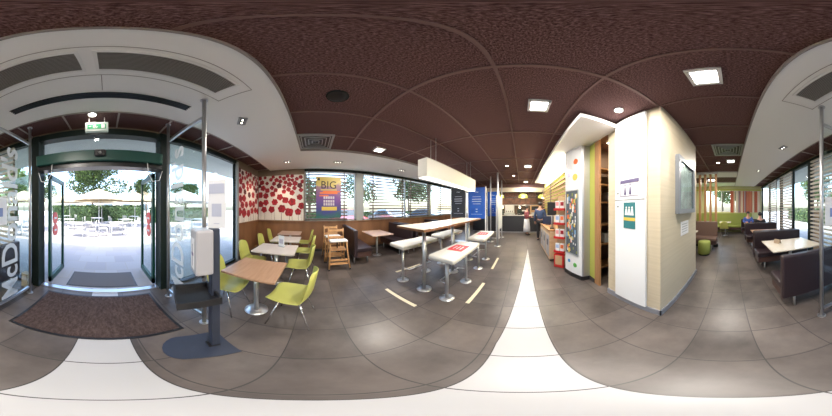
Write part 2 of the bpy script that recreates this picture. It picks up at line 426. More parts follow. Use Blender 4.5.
# portal of the entrance
d1 = bm_()
for x in (-.97, 1.08): box(d1, x, x+.12, DY-.16, DY+.06, 0, 2.84)
box(d1, -.97, 1.2, DY-.12, DY+.04, 2.72, 2.84)
D1 = struct('door_1', d1, DARKF)
h = bm_(); box(h, -.85, 1.08, DY-.10, DY+.16, 2.19, 2.38, bev=.02); obj('header_box', h, GREENF, D1)
h = bm_(); box(h, -.85, 1.08, DY-.10, DY+.10, 2.12, 2.19); obj('track_rail', h, BLACK, D1)
h = bm_(); box(h, .0, .16, DY+.16, DY+.21, 2.25, 2.36, bev=.02); ball(h, (.08, DY+.21, 2.30), .022, 1); obj('motion_sensor', h, [BLACK, GREYF], D1)
h = bm_(); box(h, -.85, 1.08, DY-.03, DY-.02, 2.38, 2.72); obj('transom_glass', h, GLASS, D1)
h = bm_(); box(h, -.85, 1.08, DY-.12, DY-.02, 0, .012); obj('threshold', h, STEEL, D1)
for x, nm in ((.99, 1), (-.82, -1)):   # leaves swung open outwards
    l = bm_()
    y0, y1 = DY-.95, DY-.17
    box(l, x-.025, x+.025, y0, y0+.06, .02, 2.12); box(l, x-.025, x+.025, y1-.07, y1, .02, 2.12)
    box(l, x-.025, x+.025, y0, y1, .02, .14); box(l, x-.025, x+.025, y0, y1, 2.03, 2.12)
    lf = obj('door_leaf', l, GREENF, D1)
    g = bm_(); box(g, x-.005, x+.005, y0+.05, y1-.05, .13, 2.04); obj('leaf_glass', g, GLASS, lf)
    s = bm_()
    for z in (1.06, 1.30):
        cyl(s, (x-.008, (y0+y1)/2+.1, z), (x+.008, (y0+y1)/2+.1, z), .12, n=20)
        box(s, x-.010, x+.010, (y0+y1)/2+.04, (y0+y1)/2+.16, z-.018, z+.018, 1)
    obj('leaf_sticker', s, [PINKST, PAPER], lf, label='round pink no-entry stickers')
for x, sgn in ((-.60, -1), (.80, 1)):
    c_ = bm_(); tube(c_, [(x, DY+.14, 2.20), (x+sgn*.01, DY+.16, 2.02), (x+sgn*.08, DY+.15, 1.90), (x+sgn*.2, DY+.12, 1.93), (x+sgn*.27, DY+.08, 2.1)], .006, mi=0)
    obj('hanging_cable', c_, PAPER, D1)
# right partition block
b = bm_(); box(b, 1.24, 2.72, .72, 1.62, 0, H); struct('wall_partition', b, CLAD)
b = bm_(); box(b, 1.225, 2.735, .705, .72, 0, .10); box(b, 1.225, 1.24, .705, 1.63, 0, .10); struct('baseboard_partition', b, mat('grey_plinth', (.22, .23, .26), .4))
# white service door on the block face
b = bm_(); box(b, 1.205, 1.24, .90, 1.42, .10, 2.86, bev=.004)
D2 = struct('door_2', b, WHITEG)
b = bm_(); box(b, 1.2, 1.207, .90, 1.42, 1.605, 1.611); obj('door_joint', b, GREYF, D2)
b = bm_(); cyl(b, (1.19, 1.36, 1.52), (1.21, 1.36, 1.52), .014); cyl(b, (1.19, 1.36, 1.7), (1.21, 1.36, 1.7), .014); obj('door_lock', b, GREYF, D2)
# walls on the right of the hall
b = bm_()
box(b, 1.24, 1.27, 2.02, 2.24, 0, H, 1); box(b, 1.24, 1.34, 2.24, 7.2, 0, 1.25, 0); box(b, 1.24, 1.34, 2.24, 7.2, 1.25, H, 1)
struct('wall_inner', b, [CLAD, LIMEW])
b = bm_(); box(b, 1.235, 1.27, 1.87, 2.02, 0, H); struct('trim_8', b, OAKS)
b = bm_(); box(b, 2.7, 2.85, 1.62, EY, 0, H); struct('wall_side', b, mat('service_wall', (.10, .07, .05), .7))
b = bm_(); box(b, 1.225, 1.24, 2.02, 7.2, 0, .09); struct('baseboard_inner', b, SKIRT)
# white lit canopy over the side counter
b = bm_(); box(b, .655, 1.24, 1.385, 6.6, 2.77, 2.84); box(b, .70, 1.22, 1.62, 6.5, 2.84, H)
struct('trim_9', b, mat('canopy_white', (.88, .87, .85), .5))
b = bm_(); box(b, -3.2, 1.4, 7.45, 7.6, 2.42, 2.66); box(b, -3.2, 1.4, 7.45, 7.6, 2.66, H, 1); struct('trim_10', b, [mat('beam_cream', (.62, .54, .42), .6), CEIL])
# exterior shell
b = bm_(); box(b, WX-.6, EX+.5, DY-1.5, DY-.15, 2.85, 3.25); box(b, WX-.6, WX-.15, DY-.15, EY, 2.85, 3.25)
struct('trim_13', b, mat('porch_soffit', (.42, .47, .46), .6))
# ------------------------------------------------------------------ outside ground
b = bm_(); box(b, -60, 60, -60, DY-.15, -.14, -.02); struct('floor', b, PAVE)
b = bm_(); box(b, -60, WX-.15, DY-.15, 60, -.14, -.02); struct('floor', b, ASPH)
b = bm_(); box(b, EX+.15, 60, DY-.15, 60, -.14, -.02); struct('floor', b, GRASS)

# ------------------------------------------------------------------ fixtures in the ceiling
def square_lamp(x, y, label, p=52, s=.102):
    t = thing('ceiling_light', label, 'ceiling light', (x, y, H-.03), 0)
    f = bm_()
    for sx in (-1, 1): box(f, sx*s-.015 if sx > 0 else -s-.015, s+.015 if sx > 0 else -s+.015, -s-.015, s+.015, 0, .03)
    for sy in (-1, 1): box(f, -s, s, sy*s-.015, sy*s+.015, 0, .03)
    obj('frame', f, WHITEP, t)
    d = bm_(); box(d, -s+.01, s-.01, -s+.01, s-.01, .008, .028); obj('diffuser', d, LAMPW, t)
    area('lamp_light', (0, 0, -.02), .2, p, parent=t)
    return t
square_lamp(.18, 1.41, 'square flush ceiling light nearest the white canopy corner')
square_lamp(.89, .17, 'large square ceiling light beside the cream partition block')
square_lamp(-2.6, 1.39, 'small square ceiling light near the poster window')
square_lamp(.19, 4.25, 'square ceiling light midway along the hall towards the counter')
square_lamp(3.75, -.02, 'square ceiling light above the side dining area beyond the partition')
square_lamp(.2, 6.9, 'square ceiling light just before the cream beam of the counter')
def round_lamp(x, y, z, label, p=12, name='downlight'):
    t = thing(name, label, 'downlight', (x, y, z-.012), 0)
    r = bm_(); lathe(r, [(.045, 0), (.06, 0), (.06, .012), (.045, .012), (.045, 0)]); obj('ring', r, WHITEP, t)
    d = bm_(); cyl(d, (0, 0, .004), (0, 0, .012), .045, n=18); obj('bulb', d, LAMPD, t)
    area('spot_light', (0, 0, -.02), .08, p, parent=t)
round_lamp(1.02, 1.14, H, 'round downlight beside the canopy and white service door')
round_lamp(.17, -1.63, H, 'round downlight in the brown ceiling strip above the entrance', 2)
round_lamp(-.48, 4.2, H, 'round downlight left of the hall square lamp', 20)
round_lamp(3.9, .35, H, 'round downlight behind the partition near the air grille', 10)
round_lamp(-.35, 5.6, H, 'round downlight farthest along the hall before the beam', 20)
def twin_spot(x, y, rz, n, label, p=6):
    t = thing('recessed_spotlight', label, 'spotlight', (x, y, SZ-.006), rz)
    f = bm_(); w = .075*n
    box(f, -w/2-.02, w/2+.02, -.06, .06, -.004, .006); obj('bezel', f, GREYF, t)
    for k in range(n):
        xx = -w/2+.0375+.075*k
        d = bm_(); cyl(d, (xx, 0, -.009), (xx, 0, -.001), .032, n=14); hd = obj('spot_head', d, BLACK, t)
        d = bm_(); cyl(d, (xx, 0, -.011), (xx, 0, -.009), .014, n=12); obj('bulb', d, LAMPS, hd)
    if p: area('spot_light', (0, 0, -.03), .08, p, parent=t)
twin_spot(-1.51, -.91, .7, 2, 'twin recessed spotlight in the white soffit above the hand sanitiser stand')
twin_spot(2.55, -1.08, .2, 2, 'twin recessed spotlight in the soffit above the aubergine booths')
twin_spot(-3.69, .68, pi/2, 3, 'triple recessed spotlight above the purple poster')
twin_spot(-3.65, 2.84, pi/2, 3, 'triple recessed spotlight above the left window louvres')
twin_spot(-3.65, -.75, pi/2, 2, 'twin recessed spotlight above the poppy mural')
twin_spot(4.6, -1.0, .0, 2, 'twin recessed spotlight in the soffit farther along the right windows')
for x, y, rx, ry, lab in ((-3.75, -1.05, 0, radians(28), 'mural wash left'), (-3.8, -1.35, radians(-30), 0, 'mural wash side')):
    l = bpy.data.lights.new('mural_spot', 'SPOT'); l.energy = 30; l.color = (1, .78, .55); l.spot_size = radians(55); l.spot_blend = .8; l.shadow_soft_size = .05
    o = bpy.data.objects.new('mural_spot', l); COL.objects.link(o); o.location = (x, y, SZ-.05); o.rotation_euler = (rx, ry, 0)
# speaker
t = thing('ceiling_speaker', 'small round black speaker set in the brown ceiling', 'speaker', (-1.22, .22, H-.012))
b = bm_(); lathe(b, [(.0, 0), (.09, 0), (.10, .004), (.10, .012), (0, .012)], 24); obj('grille', b, BLACK, t)
b = bm_(); lathe(b, [(.098, -.002), (.11, -.002), (.11, .012), (.098, .012), (.098, -.002)], 24); obj('ring', b, DARKF, t)
# air diffusers
def diffuser(x, y, label):
    t = thing('air_diffuser', label, 'air vent', (x, y, H-.022))
    b = bm_(); 
    for s in (-1, 1): box(b, s*.31-.02, s*.31+.02, -.33, .33, 0, .02); box(b, -.29, .29, s*.31-.02, s*.31+.02, 0, .02)
    obj('frame', b, GREYF, t)
    b = bm_(); box(b, -.29, .29, -.29, .29, .014, .021); obj('backing', b, BLACK, t)
    b = bm_()
    for k in range(9):
        u = -.26+.065*k
        w = abs(u)
        box(b, u-.008, u+.008, -w, w, .0, .014); box(b, -w, w, u-.008, u+.008, .0, .014)
    obj('vane_set', b, GREYF, t)
diffuser(-2.55, -.02+.05, 'black square air diffuser in the ceiling corner above the green chairs')
diffuser(2.97, .05, 'square air diffuser in the ceiling beyond the partition block')
# air grilles in soffit
def grille(x0, x1, label):
    t = thing('soffit_grille', label, 'air grille', ((x0+x1)/2, -.67, SZ-.012)); w = (x1-x0)/2
    b = bm_()
    for s in (-1, 1): box(b, -w-.02, w+.02, s*.12-.012, s*.12+.012, 0, .012); box(b, s*(w+.01)-.01, s*(w+.01)+.01, -.11, .11, 0, .012)
    obj('frame', b, WHITEP, t)
    b = bm_(); box(b, -w, w, -.108, .108, .009, .0115); obj('backing', b, mat('grille_grey', (.14, .135, .13), .6), t)
    b = bm_()
    for k in range(14): y = -.1+.0154*k; box(b, -w, w, y-.002, y+.002, 0, .008)
    obj('fin_set', b, mat('grille_fin', (.33, .32, .31), .5), t)
grille(-.84, .04, 'grey finned air grille in the white soffit, on the sanitiser side'); grille(.14, 1.04, 'grey finned air grille in the white soffit, on the booth side')
b = bm_()
for (x0, x1, y0, y1) in ((-.98, 1.2, -.50, -.494), (-.98, 1.2, -.862, -.856), (-.98, -.974, -.862, -.494), (1.194, 1.2, -.862, -.494), (.027, .033, -1.1, -.862)): box(b, x0, x1, y0, y1, SZ-.003, SZ)
struct('trim_11', b, RIM)
t = thing('slot_diffuser', 'long black slot air outlet in the white soffit facing the entrance', 'air vent', (.08, -1.18, SZ-.01))
b = bm_(); box(b, -.92, .92, -.045, .045, .002, .009); obj('backing', b, BLACK, t)
b = bm_()
for y in (-.045, -.015, .015, .045): box(b, -.93, .93, y-.004, y+.004, 0, .01)
obj('slot_blade', b, DARKF, t)
# exit sign
t = thing('exit_sign', 'green and white running-man exit sign hanging above the entrance door', 'exit sign', (.12, -1.72, 2.62))
b = bm_(); box(b, -.15, .15, -.025, .025, 0, .17, bev=.006); obj('housing', b, EXITW, t)
b = bm_(); box(b, -.12, .12, .025, .029, .04, .13); obj('green_panel', b, EXITG, t)
b = bm_(); box(b, -.105, -.06, .029, .031, .05, .12)
ball(b, (.02, .03, .112), (.009, .002, .009)); box(b, .008, .026, .029, .031, .075, .105)
obox(b, (.0, .03, .065), (.034, .002, .01), Matrix.Rotation(.8, 4, 'Y')); obox(b, (.034, .03, .062), (.034, .002, .01), Matrix.Rotation(-.9, 4, 'Y')); obox(b, (.036, .03, .092), (.03, .002, .008), Matrix.Rotation(.5, 4, 'Y'))
box(b, .07, .10, .029, .031, .08, .09)
obj('pictogram', b, PAPER, t)
for x in (-.1, .1):
    b = bm_(); cyl(b, (x, 0, .17), (x, 0, .28), .006); obj('bracket', b, WHITEP, t)

# ------------------------------------------------------------------ poppy murals
def mural(name, L, z0, z1, loc, rz, label, seed):
    rnd = random.Random(seed)
    t = tag(bpy.data.objects.new(name, None), label, 'mural'); COL.objects.link(t); t.location = loc; t.rotation_euler = (0, 0, rz)
    b = bm_(); box(b, 0, L, 0, .006, z0, z1); 
    rows = 6; hh = z1-z0
    done = []
    tries = 0
    while tries < 6000 and len(done) < 110:
        tries += 1
        x = rnd.uniform(.02, L-.02); z = rnd.uniform(z0+.24, z1-.04)
        fz = (z-z0)/hh; r = (.158-.085*fz)*rnd.uniform(.8, 1.15)
        if any((x-a)**2+(z-c)**2 < (.88*(r+q))**2 for a, c, q in done): continue
        pass
        done.append((x, z, r))
    for i, (x, z, r) in enumerate(done):
        n = 22; ph = rnd.uniform(0, 6); k = rnd.choice((4, 5, 5, 6)); y = .0068+.0002*(i % 5)
        ring = []
        for j in range(n):
            a = 2*pi*j/n; rr = r*(.78+.22*abs(cos(k*a/2+ph))+rnd.uniform(-.03, .03))
            ring.append(bm_v(b, min(max(x+rr*cos(a), .001), L-.001), y, z+rr*sin(a)))
        f = b.faces.new(ring[::-1]); f.material_index = 1 if rnd.random() < .86 or (z-z0)/hh < .5 else 2
        if rnd.random() < .7:
            cr = r*.16
            ring = [bm_v(b, min(max(x+cr*cos(2*pi*j/8), .001), L-.001), y+.0012, z+cr*.8*sin(2*pi*j/8)) for j in range(8)]
            b.faces.new(ring[::-1]).material_index = 2
        if (z-z0)/hh < .4:
            sx = x+rnd.uniform(-.02, .02)
            q = [bm_v(b, *p) for p in ((sx-.004, .0064, z-r*.6), (sx+.004, .0064, z-r*.6), (sx+.003+rnd.uniform(-.02, .02), .0064, z0+.01), (sx-.005, .0064, z0+.01))]
            b.faces.new(q).material_index = 2
    o = obj('mural_panel', b, [mat('mural_white', (.70, .66, .62), .6), RED, REDD], t)
    return t
def bm_v(b, x, y, z): return b.verts.new((x, y, z))
# on the left wall: local x runs along -Y
mural('poppy_mural', 1.62, 0, 1.58, (WX+.001, -.35, 1.075), -pi/2, 'wide red poppy mural on the wall beside the poster window', 3)
mural('poppy_mural', 1.30, 0, 1.58, (WX+.012, DY+.001, 1.075), 0, 'narrow red poppy mural on the short wall beside the entrance glazing', 5)

# ------------------------------------------------------------------ louvres
def louvre(name, L, z0, z1, loc, rz, label, pitch=.115, sm=None, ups=(.08, .92)):
    t = thing(name, label, 'window louvre', loc, rz, 'fixed window louvres')
    b = bm_(); n = int((z1-z0)/pitch)
    for k in range(n+1):
        z = z0+k*pitch; box(b, 0, L, -.02, .035, z-.021, z+.021)
    obj('slat_panel', b, sm or SLAT, t)
    for u in ups:
        b = bm_(); box(b, L*u-.018, L*u+.018, .035, .06, z0-.04, z1+.02); obj('upright', b, SLAT, t)
    return t
for y0, y1, lab in ((-.28, 1.12, 'brown slatted louvre behind the purple poster'), (1.95, 3.55, 'brown slatted louvre right of the wide grey window mullion'),
                    (3.78, 5.15, 'brown slatted louvre next towards the hanging lamp'), (5.95, 8.2, 'brown slatted louvre behind the hanging lamp and charcoal board')):
    louvre('window_louvre', y1-y0, 1.13, 2.72, (WX+.05, y1, 0), -pi/2, lab)
for x0, x1, lab in ((1.62, 2.78, 'pale slatted louvre nearest the frosted glass lettering panel'), (3.9, 4.9, 'slatted louvre beyond the clear pane by the booths'), (5.4, 6.55, 'slatted louvre at the far end of the booth windows')):
    louvre('window_louvre', x1-x0, .62, 2.72, (x1, DY+.05, 0), pi, lab, .1, SLATW, (.04, .96))
louvre('window_louvre', 4.2, 1.35, 2.45, (1.17, 3.0, 0), pi/2, 'wooden slatted screen on lime wall behind the leaflet rack', .125, OAKS, (.03, .5, .97))

# ------------------------------------------------------------------ poster on the window
t = thing('window_poster', 'purple and yellow promotional poster hung on the window louvre', 'poster', (WX+.14, .07, 1.18))
b = bm_(); box(b, -.008, .008, 0, .82, 0, 1.36); obj('print', b, POSTER, t)
b = bm_(); M = lambda y, z: frame_mat((.010, y, z), (0, 1, 0), (0, 0, 1))
text_bm(b, 'BIG', .36, M(.41, .96), 0, .001, 'CENTER', .95)
box(b, .009, .011, .05, .12, 1.23, 1.31)
obj('headline', b, BLACK, t)
b = bm_(); box(b, .0085, .0105, .12, .70, .78, .84); box(b, .0085, .0105, .22, .78, .84, .88); box(b, .0085, .0105, .10, .4, .70, .74); obj('orange_strip', b, ORG, t)
b = bm_(); box(b, .0088, .0108, .18, .68, .24, .36); box(b, .0088, .0108, .15, .68, .9, .93); obj('yellow_strip', b, YEL, t)
b = bm_()
for z in (.62, .50, .40):
    for k in range(5): box(b, .0088, .011, .24+.075*k, .24+.075*k+.055, z, z+.08)
obj('small_print', b, mat('print_white', (.55, .50, .55), .5), t)
for y in (.12, .70):
    b = bm_(); cyl(b, (0, y, 1.36), (-.05, y, 1.50), .003); obj('hanging_wire', b, STEEL, t)

# ------------------------------------------------------------------ glass draught screens with lettering
def screen(x, y0, y1, label, cat_pole, side):
    for y, nm in ((y0, 'near'), (y1, 'door')):
        t = thing('steel_pole', cat_pole[nm], 'pole', (x, y, 0), 0)
        b = bm_(); cyl(b, (0, 0, .012), (0, 0, (SZ if y == y0 else H)-.012), .022, n=16); obj('tube', b, POLE, t)
        b = bm_(); cyl(b, (0, 0, 0), (0, 0, .012), .05, n=18); obj('foot_plate', b, STEEL, t)
        b = bm_(); zz = SZ if y == y0 else H; cyl(b, (0, 0, zz-.012), (0, 0, zz), .04, n=18); obj('top_plate', b, STEEL, t)
    t = thing('glass_screen', label, 'glass screen', (x, (y0+y1)/2, 0), 0); h = abs(y1-y0)/2-.03
    b = bm_(); box(b, -.005, .005, -h, h, .16, 2.56); obj('glass_panel', b, GLASS, t)
    for z in (.14, 2.54):
        b = bm_(); box(b, -.014, .014, -h, h, z-.012, z+.03); obj('clamp_rail', b, STEEL, t)
    b = bm_()
    if side > 0:  # seen looking +X, letters read upwards with tops to the left (+Y)
        text_bm(b, "McDonald's", .41, frame_mat((-.009, -.07, .18), (0, 0, 1), (0, 1, 0)), 0, .001, wide=1.10, bold=.006)
    else:
        text_bm(b, "McDonald's", .41, frame_mat((.009, .02, .18), (0, 0, 1), (0, -1, 0)), 0, .001, wide=1.10, bold=.006)
    obj('lettering', b, LETTER, t, label='frosted white vertical lettering')
screen(1.10, -.91, -1.70, 'clear glass screen with white vertical lettering beside the booths',
       {'near': 'tall steel pole in front of the aubergine booth', 'door': 'tall steel pole beside the door jamb on the booth side'}, 1)
screen(-.87, -.95, -1.71, 'clear glass screen with white lettering behind the hand sanitiser stand',
       {'near': 'tall steel pole right behind the hand sanitiser stand', 'door': 'tall steel pole beside the door jamb on the green chair side'}, -1)
# paper notices
t = thing('notice_sheet', 'white notice taped to the glass lettering screen by the booths', 'notice', (1.085, -1.06, 1.3))
b = bm_(); box(b, 0, .003, -.11, .11, 0, .32); obj('sheet', b, PAPER, t)
b = bm_(); box(b, -.001, .0, -.04, .04, .1, .2); obj('printed_panel', b, mat('print_blue', (.2, .25, .45), .5), t)
t = thing('litter_box', 'small cream box on the floor beside the dark door jamb', 'box', (1.28, -1.86, 0))
b = bm_(); box(b, -.06, .06, -.06, .06, 0, .28, bev=.008); obj('box_body', b, mat('box_cream', (.55, .48, .35), .6), t)
b = bm_(); box(b, -.063, .063, -.063, .063, .28, .30, bev=.004); obj('lid', b, mat('box_lid', (.45, .38, .28), .6), t)

# ------------------------------------------------------------------ mats
def doormat(name, x0, x1, y0, y1, z, label, m):
    t = thing(name, label, 'doormat', ((x0+x1)/2, (y0+y1)/2, z)); w, d = (x1-x0)/2, (y1-y0)/2
    b = bm_(); box(b, -w+.03, w-.03, -d+.03, d-.03, 0, .010); obj('pile', b, m, t)
    b = bm_(); box(b, -w, w, -d, -d+.03, 0, .007); box(b, -w, w, d-.03, d, 0, .007); box(b, -w, -w+.03, -d+.03, d-.03, 0, .007); box(b, w-.03, w, -d+.03, d-.03, 0, .007)
    obj('rubber_border', b, BLACK, t)
doormat('entrance_mat', -.65, .88, -1.90, -.97, 0, 'large brown entrance mat with black border inside the door', MATTEX)
doormat('entrance_mat', -.54, .69, -2.84, -2.22, -.02, 'grey mat on the paving just outside the door', mat('grey_mat', (.10, .095, .10), .95, bump=.3, bscale=90))
# floor tapes
for (x0, y0, x1, y1, lab) in ((-1.83, 1.11, -1.18, 1.14, 'cream tape strip across the near end of the high table'), (-.69, 1.57, -.67, 2.26, 'cream tape strip beside the nearest right bench'),
                         (-2.33, 1.66, -2.32, 2.39, 'cream tape strip beside the left bench of the high table'), (-.68, 2.95, -.68, 3.72, 'cream tape strip beside the farther right bench')):
    d = Vector((x1-x0, y1-y0)); b = bm_(); a = math.atan2(d.y, d.x)
    box(b, -d.length/2, d.length/2, -.027, .027, 0, .002)
    o = obj('floor_tape', b, TAPE, None, ((x0+x1)/2, (y0+y1)/2, 0.0005)); o.rotation_euler = (0, 0, a); tag(o, lab, 'floor marking', 'floor tape strips')

# ------------------------------------------------------------------ hand sanitiser stand
t = thing('sanitiser_stand', 'dark hand sanitiser stand with grey dispenser and drip tray by the entrance', 'sanitiser stand', (-.665, -.625, 0), radians(-24))
b = bm_()
pts = [(-.10, -.19), (-.10, .19)] + [(.22+.13*cos(a), .17*sin(a)/1) for a in [radians(80-20*k) for k in range(9)]]
prism(b, pts, .0, .008); obj('base_plate', b, NAVY, t)
b = bm_(); box(b, -.03, .03, -.035, .035, .008, 1.36, bev=.004); obj('post', b, NAVY, t)
b = bm_(); prism(b, [(-.03, -.04), (.05, -.04), (.05, .04), (-.03, .04)], .008, .03); obj('foot_bracket', b, BLACK, t)
b = bm_(); box(b, .03, .15, -.075, .075, 1.04, 1.36, bev=.015); dsp = obj('dispenser', b, GREYB, t)
b = bm_(); box(b, .15, .152, -.035, .035, 1.08, 1.30); obj('front_label', b, PAPER, dsp)
b = bm_(); box(b, .152, .1535, -.004, .004, 1.10, 1.26); box(b, .152, .1535, -.02, .02, 1.18, 1.20); obj('label_mark', b, ACRYL, dsp)
b = bm_(); cyl(b, (.08, 0, 1.03), (.08, 0, .99), .012); obj('nozzle', b, BLACK, dsp)
b = bm_(); box(b, .0, .27, -.13, .13, .80, .82)
for q in ((.0, .27, -.13, -.115), (.0, .27, .115, .13), (.0, .015, -.115, .115), (.255, .27, -.115, .115)): box(b, *q, .82, .865)
obj('drip_tray', b, BLACK, t)
SR = Matrix.Translation((-.02, 0, 0)) @ Matrix.Rotation(radians(50), 4, 'Z')
b = bm_(); box(b, -.004, .004, -.065, .065, 1.36, 1.70, M=SR)
sh = obj('sign_sheet', b, frost_mat('sign_sheet', (.62, .64, .70), .92), t)
b = bm_(); box(b, .004, .006, -.055, .055, 1.60, 1.67, M=SR); box(b, .004, .006, -.035, .035, 1.44, 1.53, M=SR); box(b, .004, .006, -.02, .02, 1.39, 1.395, M=SR)
obj('sign_print', b, mat('print_lilac', (.35, .38, .50), .5), sh)

# ------------------------------------------------------------------ shell chairs and tables
def make_chair(label):
    t = thing('shell_chair', label, 'chair', (0, 0, 0), 0, 'lime shell chairs')
    prof = [(.235, .425, .17), (.215, .448, .20), (.12, .445, .225), (0, .435, .232), (-.10, .437, .225), (-.17, .47, .215), (-.205, .54, .20), (-.225, .63, .20), (-.245, .73, .19), (-.26, .81, .155), (-.268, .845, .10)]
    b = bm_(); nu = 9; rows = []
    for i, (y, z, w) in enumerate(prof):
        row = []
        for k in range(nu):
            u = -1+2*k/(nu-1); c = u*u
            if i < 5: row.append(b.verts.new((u*w, y, z+.035*c)))
            else: row.append(b.verts.new((u*w, y+.06*c, z-.012*c)))
        rows.append(row)
    for a, c in zip(rows, rows[1:]):
        for k in range(nu-1): b.faces.new((a[k], a[k+1], c[k+1], c[k]))
    o = obj('shell', b, LIME, t, smooth=True)
    m = o.modifiers.new('s', 'SOLIDIFY'); m.thickness = .012; m.offset = 0
    m = o.modifiers.new('u', 'SUBSURF'); m.levels = 1; m.render_levels = 1
    b = bm_(); tube(b, [(-.13, .12, .432), (-.13, -.12, .428)], .008); tube(b, [(.13, .12, .432), (.13, -.12, .428)], .008); tube(b, [(-.13, .1, .425), (.13, .1, .425)], .008); tube(b, [(-.13, -.1, .425), (.13, -.1, .425)], .008)
    obj('under_frame', b, CHROME, t)
    for sx in (-1, 1):
        for sy in (-1, 1):
            b = bm_(); cyl(b, (sx*.13, sy*.1, .425), (sx*.215, sy*.21, .0), .009, .008, 10); obj('leg', b, CHROME, t)
    return t
chair0 = make_chair('x')
def make_table(wx, wy, top, label, h=.74, name='cafe_table'):
    t = thing(name, label, 'table', (0, 0, 0))
    b = bm_(); box(b, -wx/2, wx/2, -wy/2, wy/2, h-.028, h, bev=.006); obj('tabletop', b, top, t)
    b = bm_(); cyl(b, (0, 0, .012), (0, 0, h-.03), .032, n=18); obj('column', b, STEEL, t)
    b = bm_(); lathe(b, [(0, 0), (.14, 0), (.14, .008), (.05, .014), (0, .014)], 28); obj('base_disc', b, STEEL, t)
    b = bm_(); box(b, -.14, .14, -.03, .03, h-.04, h-.028); box(b, -.03, .03, -.14, .14, h-.04, h-.028); obj('top_bracket', b, DARKF, t)
    return t
tabs = [(-1.42, -.66, .56, .62, TBWOOD, 'brown wood cafe table nearest the sanitiser stand'), (-2.32, -.68, .58, .74, TBWHITE, 'pale topped cafe table carrying the menu card'),
        (-3.15, -.66, .56, .66, TBWHITE, 'third pale cafe table back towards the poppy mural'), (-3.98, -.72, .56, .66, TBPINK, 'farthest cafe table against the poppy mural wall')]
words = ['nearest the camera', 'at the menu card table', 'at the third pale table', 'at the table by the mural wall']
first = True
for i, (x, y, wx, wy, m, lab) in enumerate(tabs):
    tb = make_table(wx, wy, m, lab); tb.location = (x, y, 0)
    for s in (1, -1):
        lb = 'lime shell chair %s, its back %s' % (words[i], 'to the hall' if s > 0 else 'to the entrance glazing')
        loc = (x+(.06 if s > 0 else .1)*(1 if i == 0 else .5), y+s*(.44 if s > 0 else (.36 if i == 0 else .46)), 0)
        rz = pi+(-.12 if i == 0 else .03) if s > 0 else .05
        if first: c = chair0; c.location = loc; c.rotation_euler = (0, 0, rz); c['label'] = lb; first = False
        else: c = dup(chair0, loc, rz, lb)
t = thing('menu_card', 'upright white menu card in acrylic holder on pale cafe table', 'menu card', (-2.47, -.62, .74), radians(60))
b = bm_(); box(b, -.075, .075, -.03, .03, 0, .008, bev=.002); obj('foot', b, FROST, t)
b = bm_(); box(b, -.075, .075, -.004, .004, .008, .22); obj('card', b, PAPER, t)
b = bm_(); box(b, -.05, .05, -.006, -.004, .06, .15); box(b, -.05, .05, .004, .006, .06, .15); obj('card_print', b, mat('print_grey', (.45, .42, .5), .5), t)

# ------------------------------------------------------------------ wooden high chairs
def high_chair(loc, rz, label):
    t = thing('high_chair', label, 'high chair', loc, rz, 'wooden high chairs')
    for sx in (-1, 1):
        b = bm_(); tube(b, [(sx*.24, .25, .03), (sx*.20, .15, .55), (sx*.19, .12, .74)], .019); obj('leg', b, BEECH, t)
        b = bm_(); tube(b, [(sx*.24, -.25, .03), (sx*.20, -.16, .55), (sx*.19, -.20, .98)], .019); obj('leg', b, BEECH, t)
        b = bm_(); box(b, sx*.19-.012, sx*.19+.012, -.19, .14, .66, .70, bev=.004); obj('armrest', b, BEECH, t)
    b = bm_(); box(b, -.19, .19, -.16, .15, .48, .50, bev=.006); obj('seat', b, BEECH, t)
    for z, y in ((.26, .205), (.26, -.21)):
        b = bm_(); box(b, -.22, .22, y-.012, y+.012, z-.022, z+.022, bev=.004); obj('stretcher', b, BEECH, t)
    b = bm_(); box(b, -.23, .23, .13, .235, .15, .17, bev=.004); obj('footrest', b, BEECH, t)
    b = bm_()
    for z in (.74, .92): box(b, -.19, .19, -.215, -.19, z-.03, z+.03, bev=.005)
    obj('backrest', b, BEECH, t)
    b = bm_(); cyl(b, (0, -.02, .68), (0, -.02, .50), .013); obj('crotch_post', b, DARKF, t)
    for sx in (-1, 1):
        for yy in (-.25, .25):
            b = bm_(); cyl(b, (sx*.24-.012, yy, .026), (sx*.24+.012, yy, .026), .026, n=14); obj('castor', b, BLACK, t)
    b = bm_(); box(b, -.21, .21, -.02, .20, .70, .745, bev=.02, seg=3); obj('tray', b, WHITEP, t, label='rounded white plastic tray')
    return t
high_chair((-3.14, .56, 0), radians(-88), 'wooden high chair with white tray, the front one of the pair')
high_chair((-3.68, .50, 0), radians(-86), 'wooden high chair tucked behind the front one by the wall')

# ------------------------------------------------------------------ booths
def booth_bench(L, label, top=.96, name='booth_bench', lm=None, loc=(0, 0, 0), rz=0, group='booth benches'):
    """local: x along the seat, back at y=0, seat towards +y"""
    lm = lm or LEATH
    t = thing(name, label, 'bench', loc, rz, group)
    b = bm_(); box(b, -L/2, L/2, .07, .50, .36, .47, bev=.025, seg=3); obj('seat', b, lm, t)
    b = bm_(); box(b, -L/2, L/2, .0, .10, .22, top, bev=.025, seg=3)
    obj('backrest', b, lm, t)
    b = bm_(); box(b, -L/2+.02, L/2-.02, .10, .46, .22, .36); obj('seat_box', b, LEATH2, t)
    for sx in (-1, 1):
        for y in (.06, .42):
            b = bm_(); cyl(b, (sx*(L/2-.18), y, 0), (sx*(L/2-.18), y, .225), .018); obj('leg', b, STEEL, t)
    return t
def booth_table(loc, wx, wy, top, label, base=True):
    t = make_table(wx, wy, top, label, name='booth_table'); t.location = loc; return t
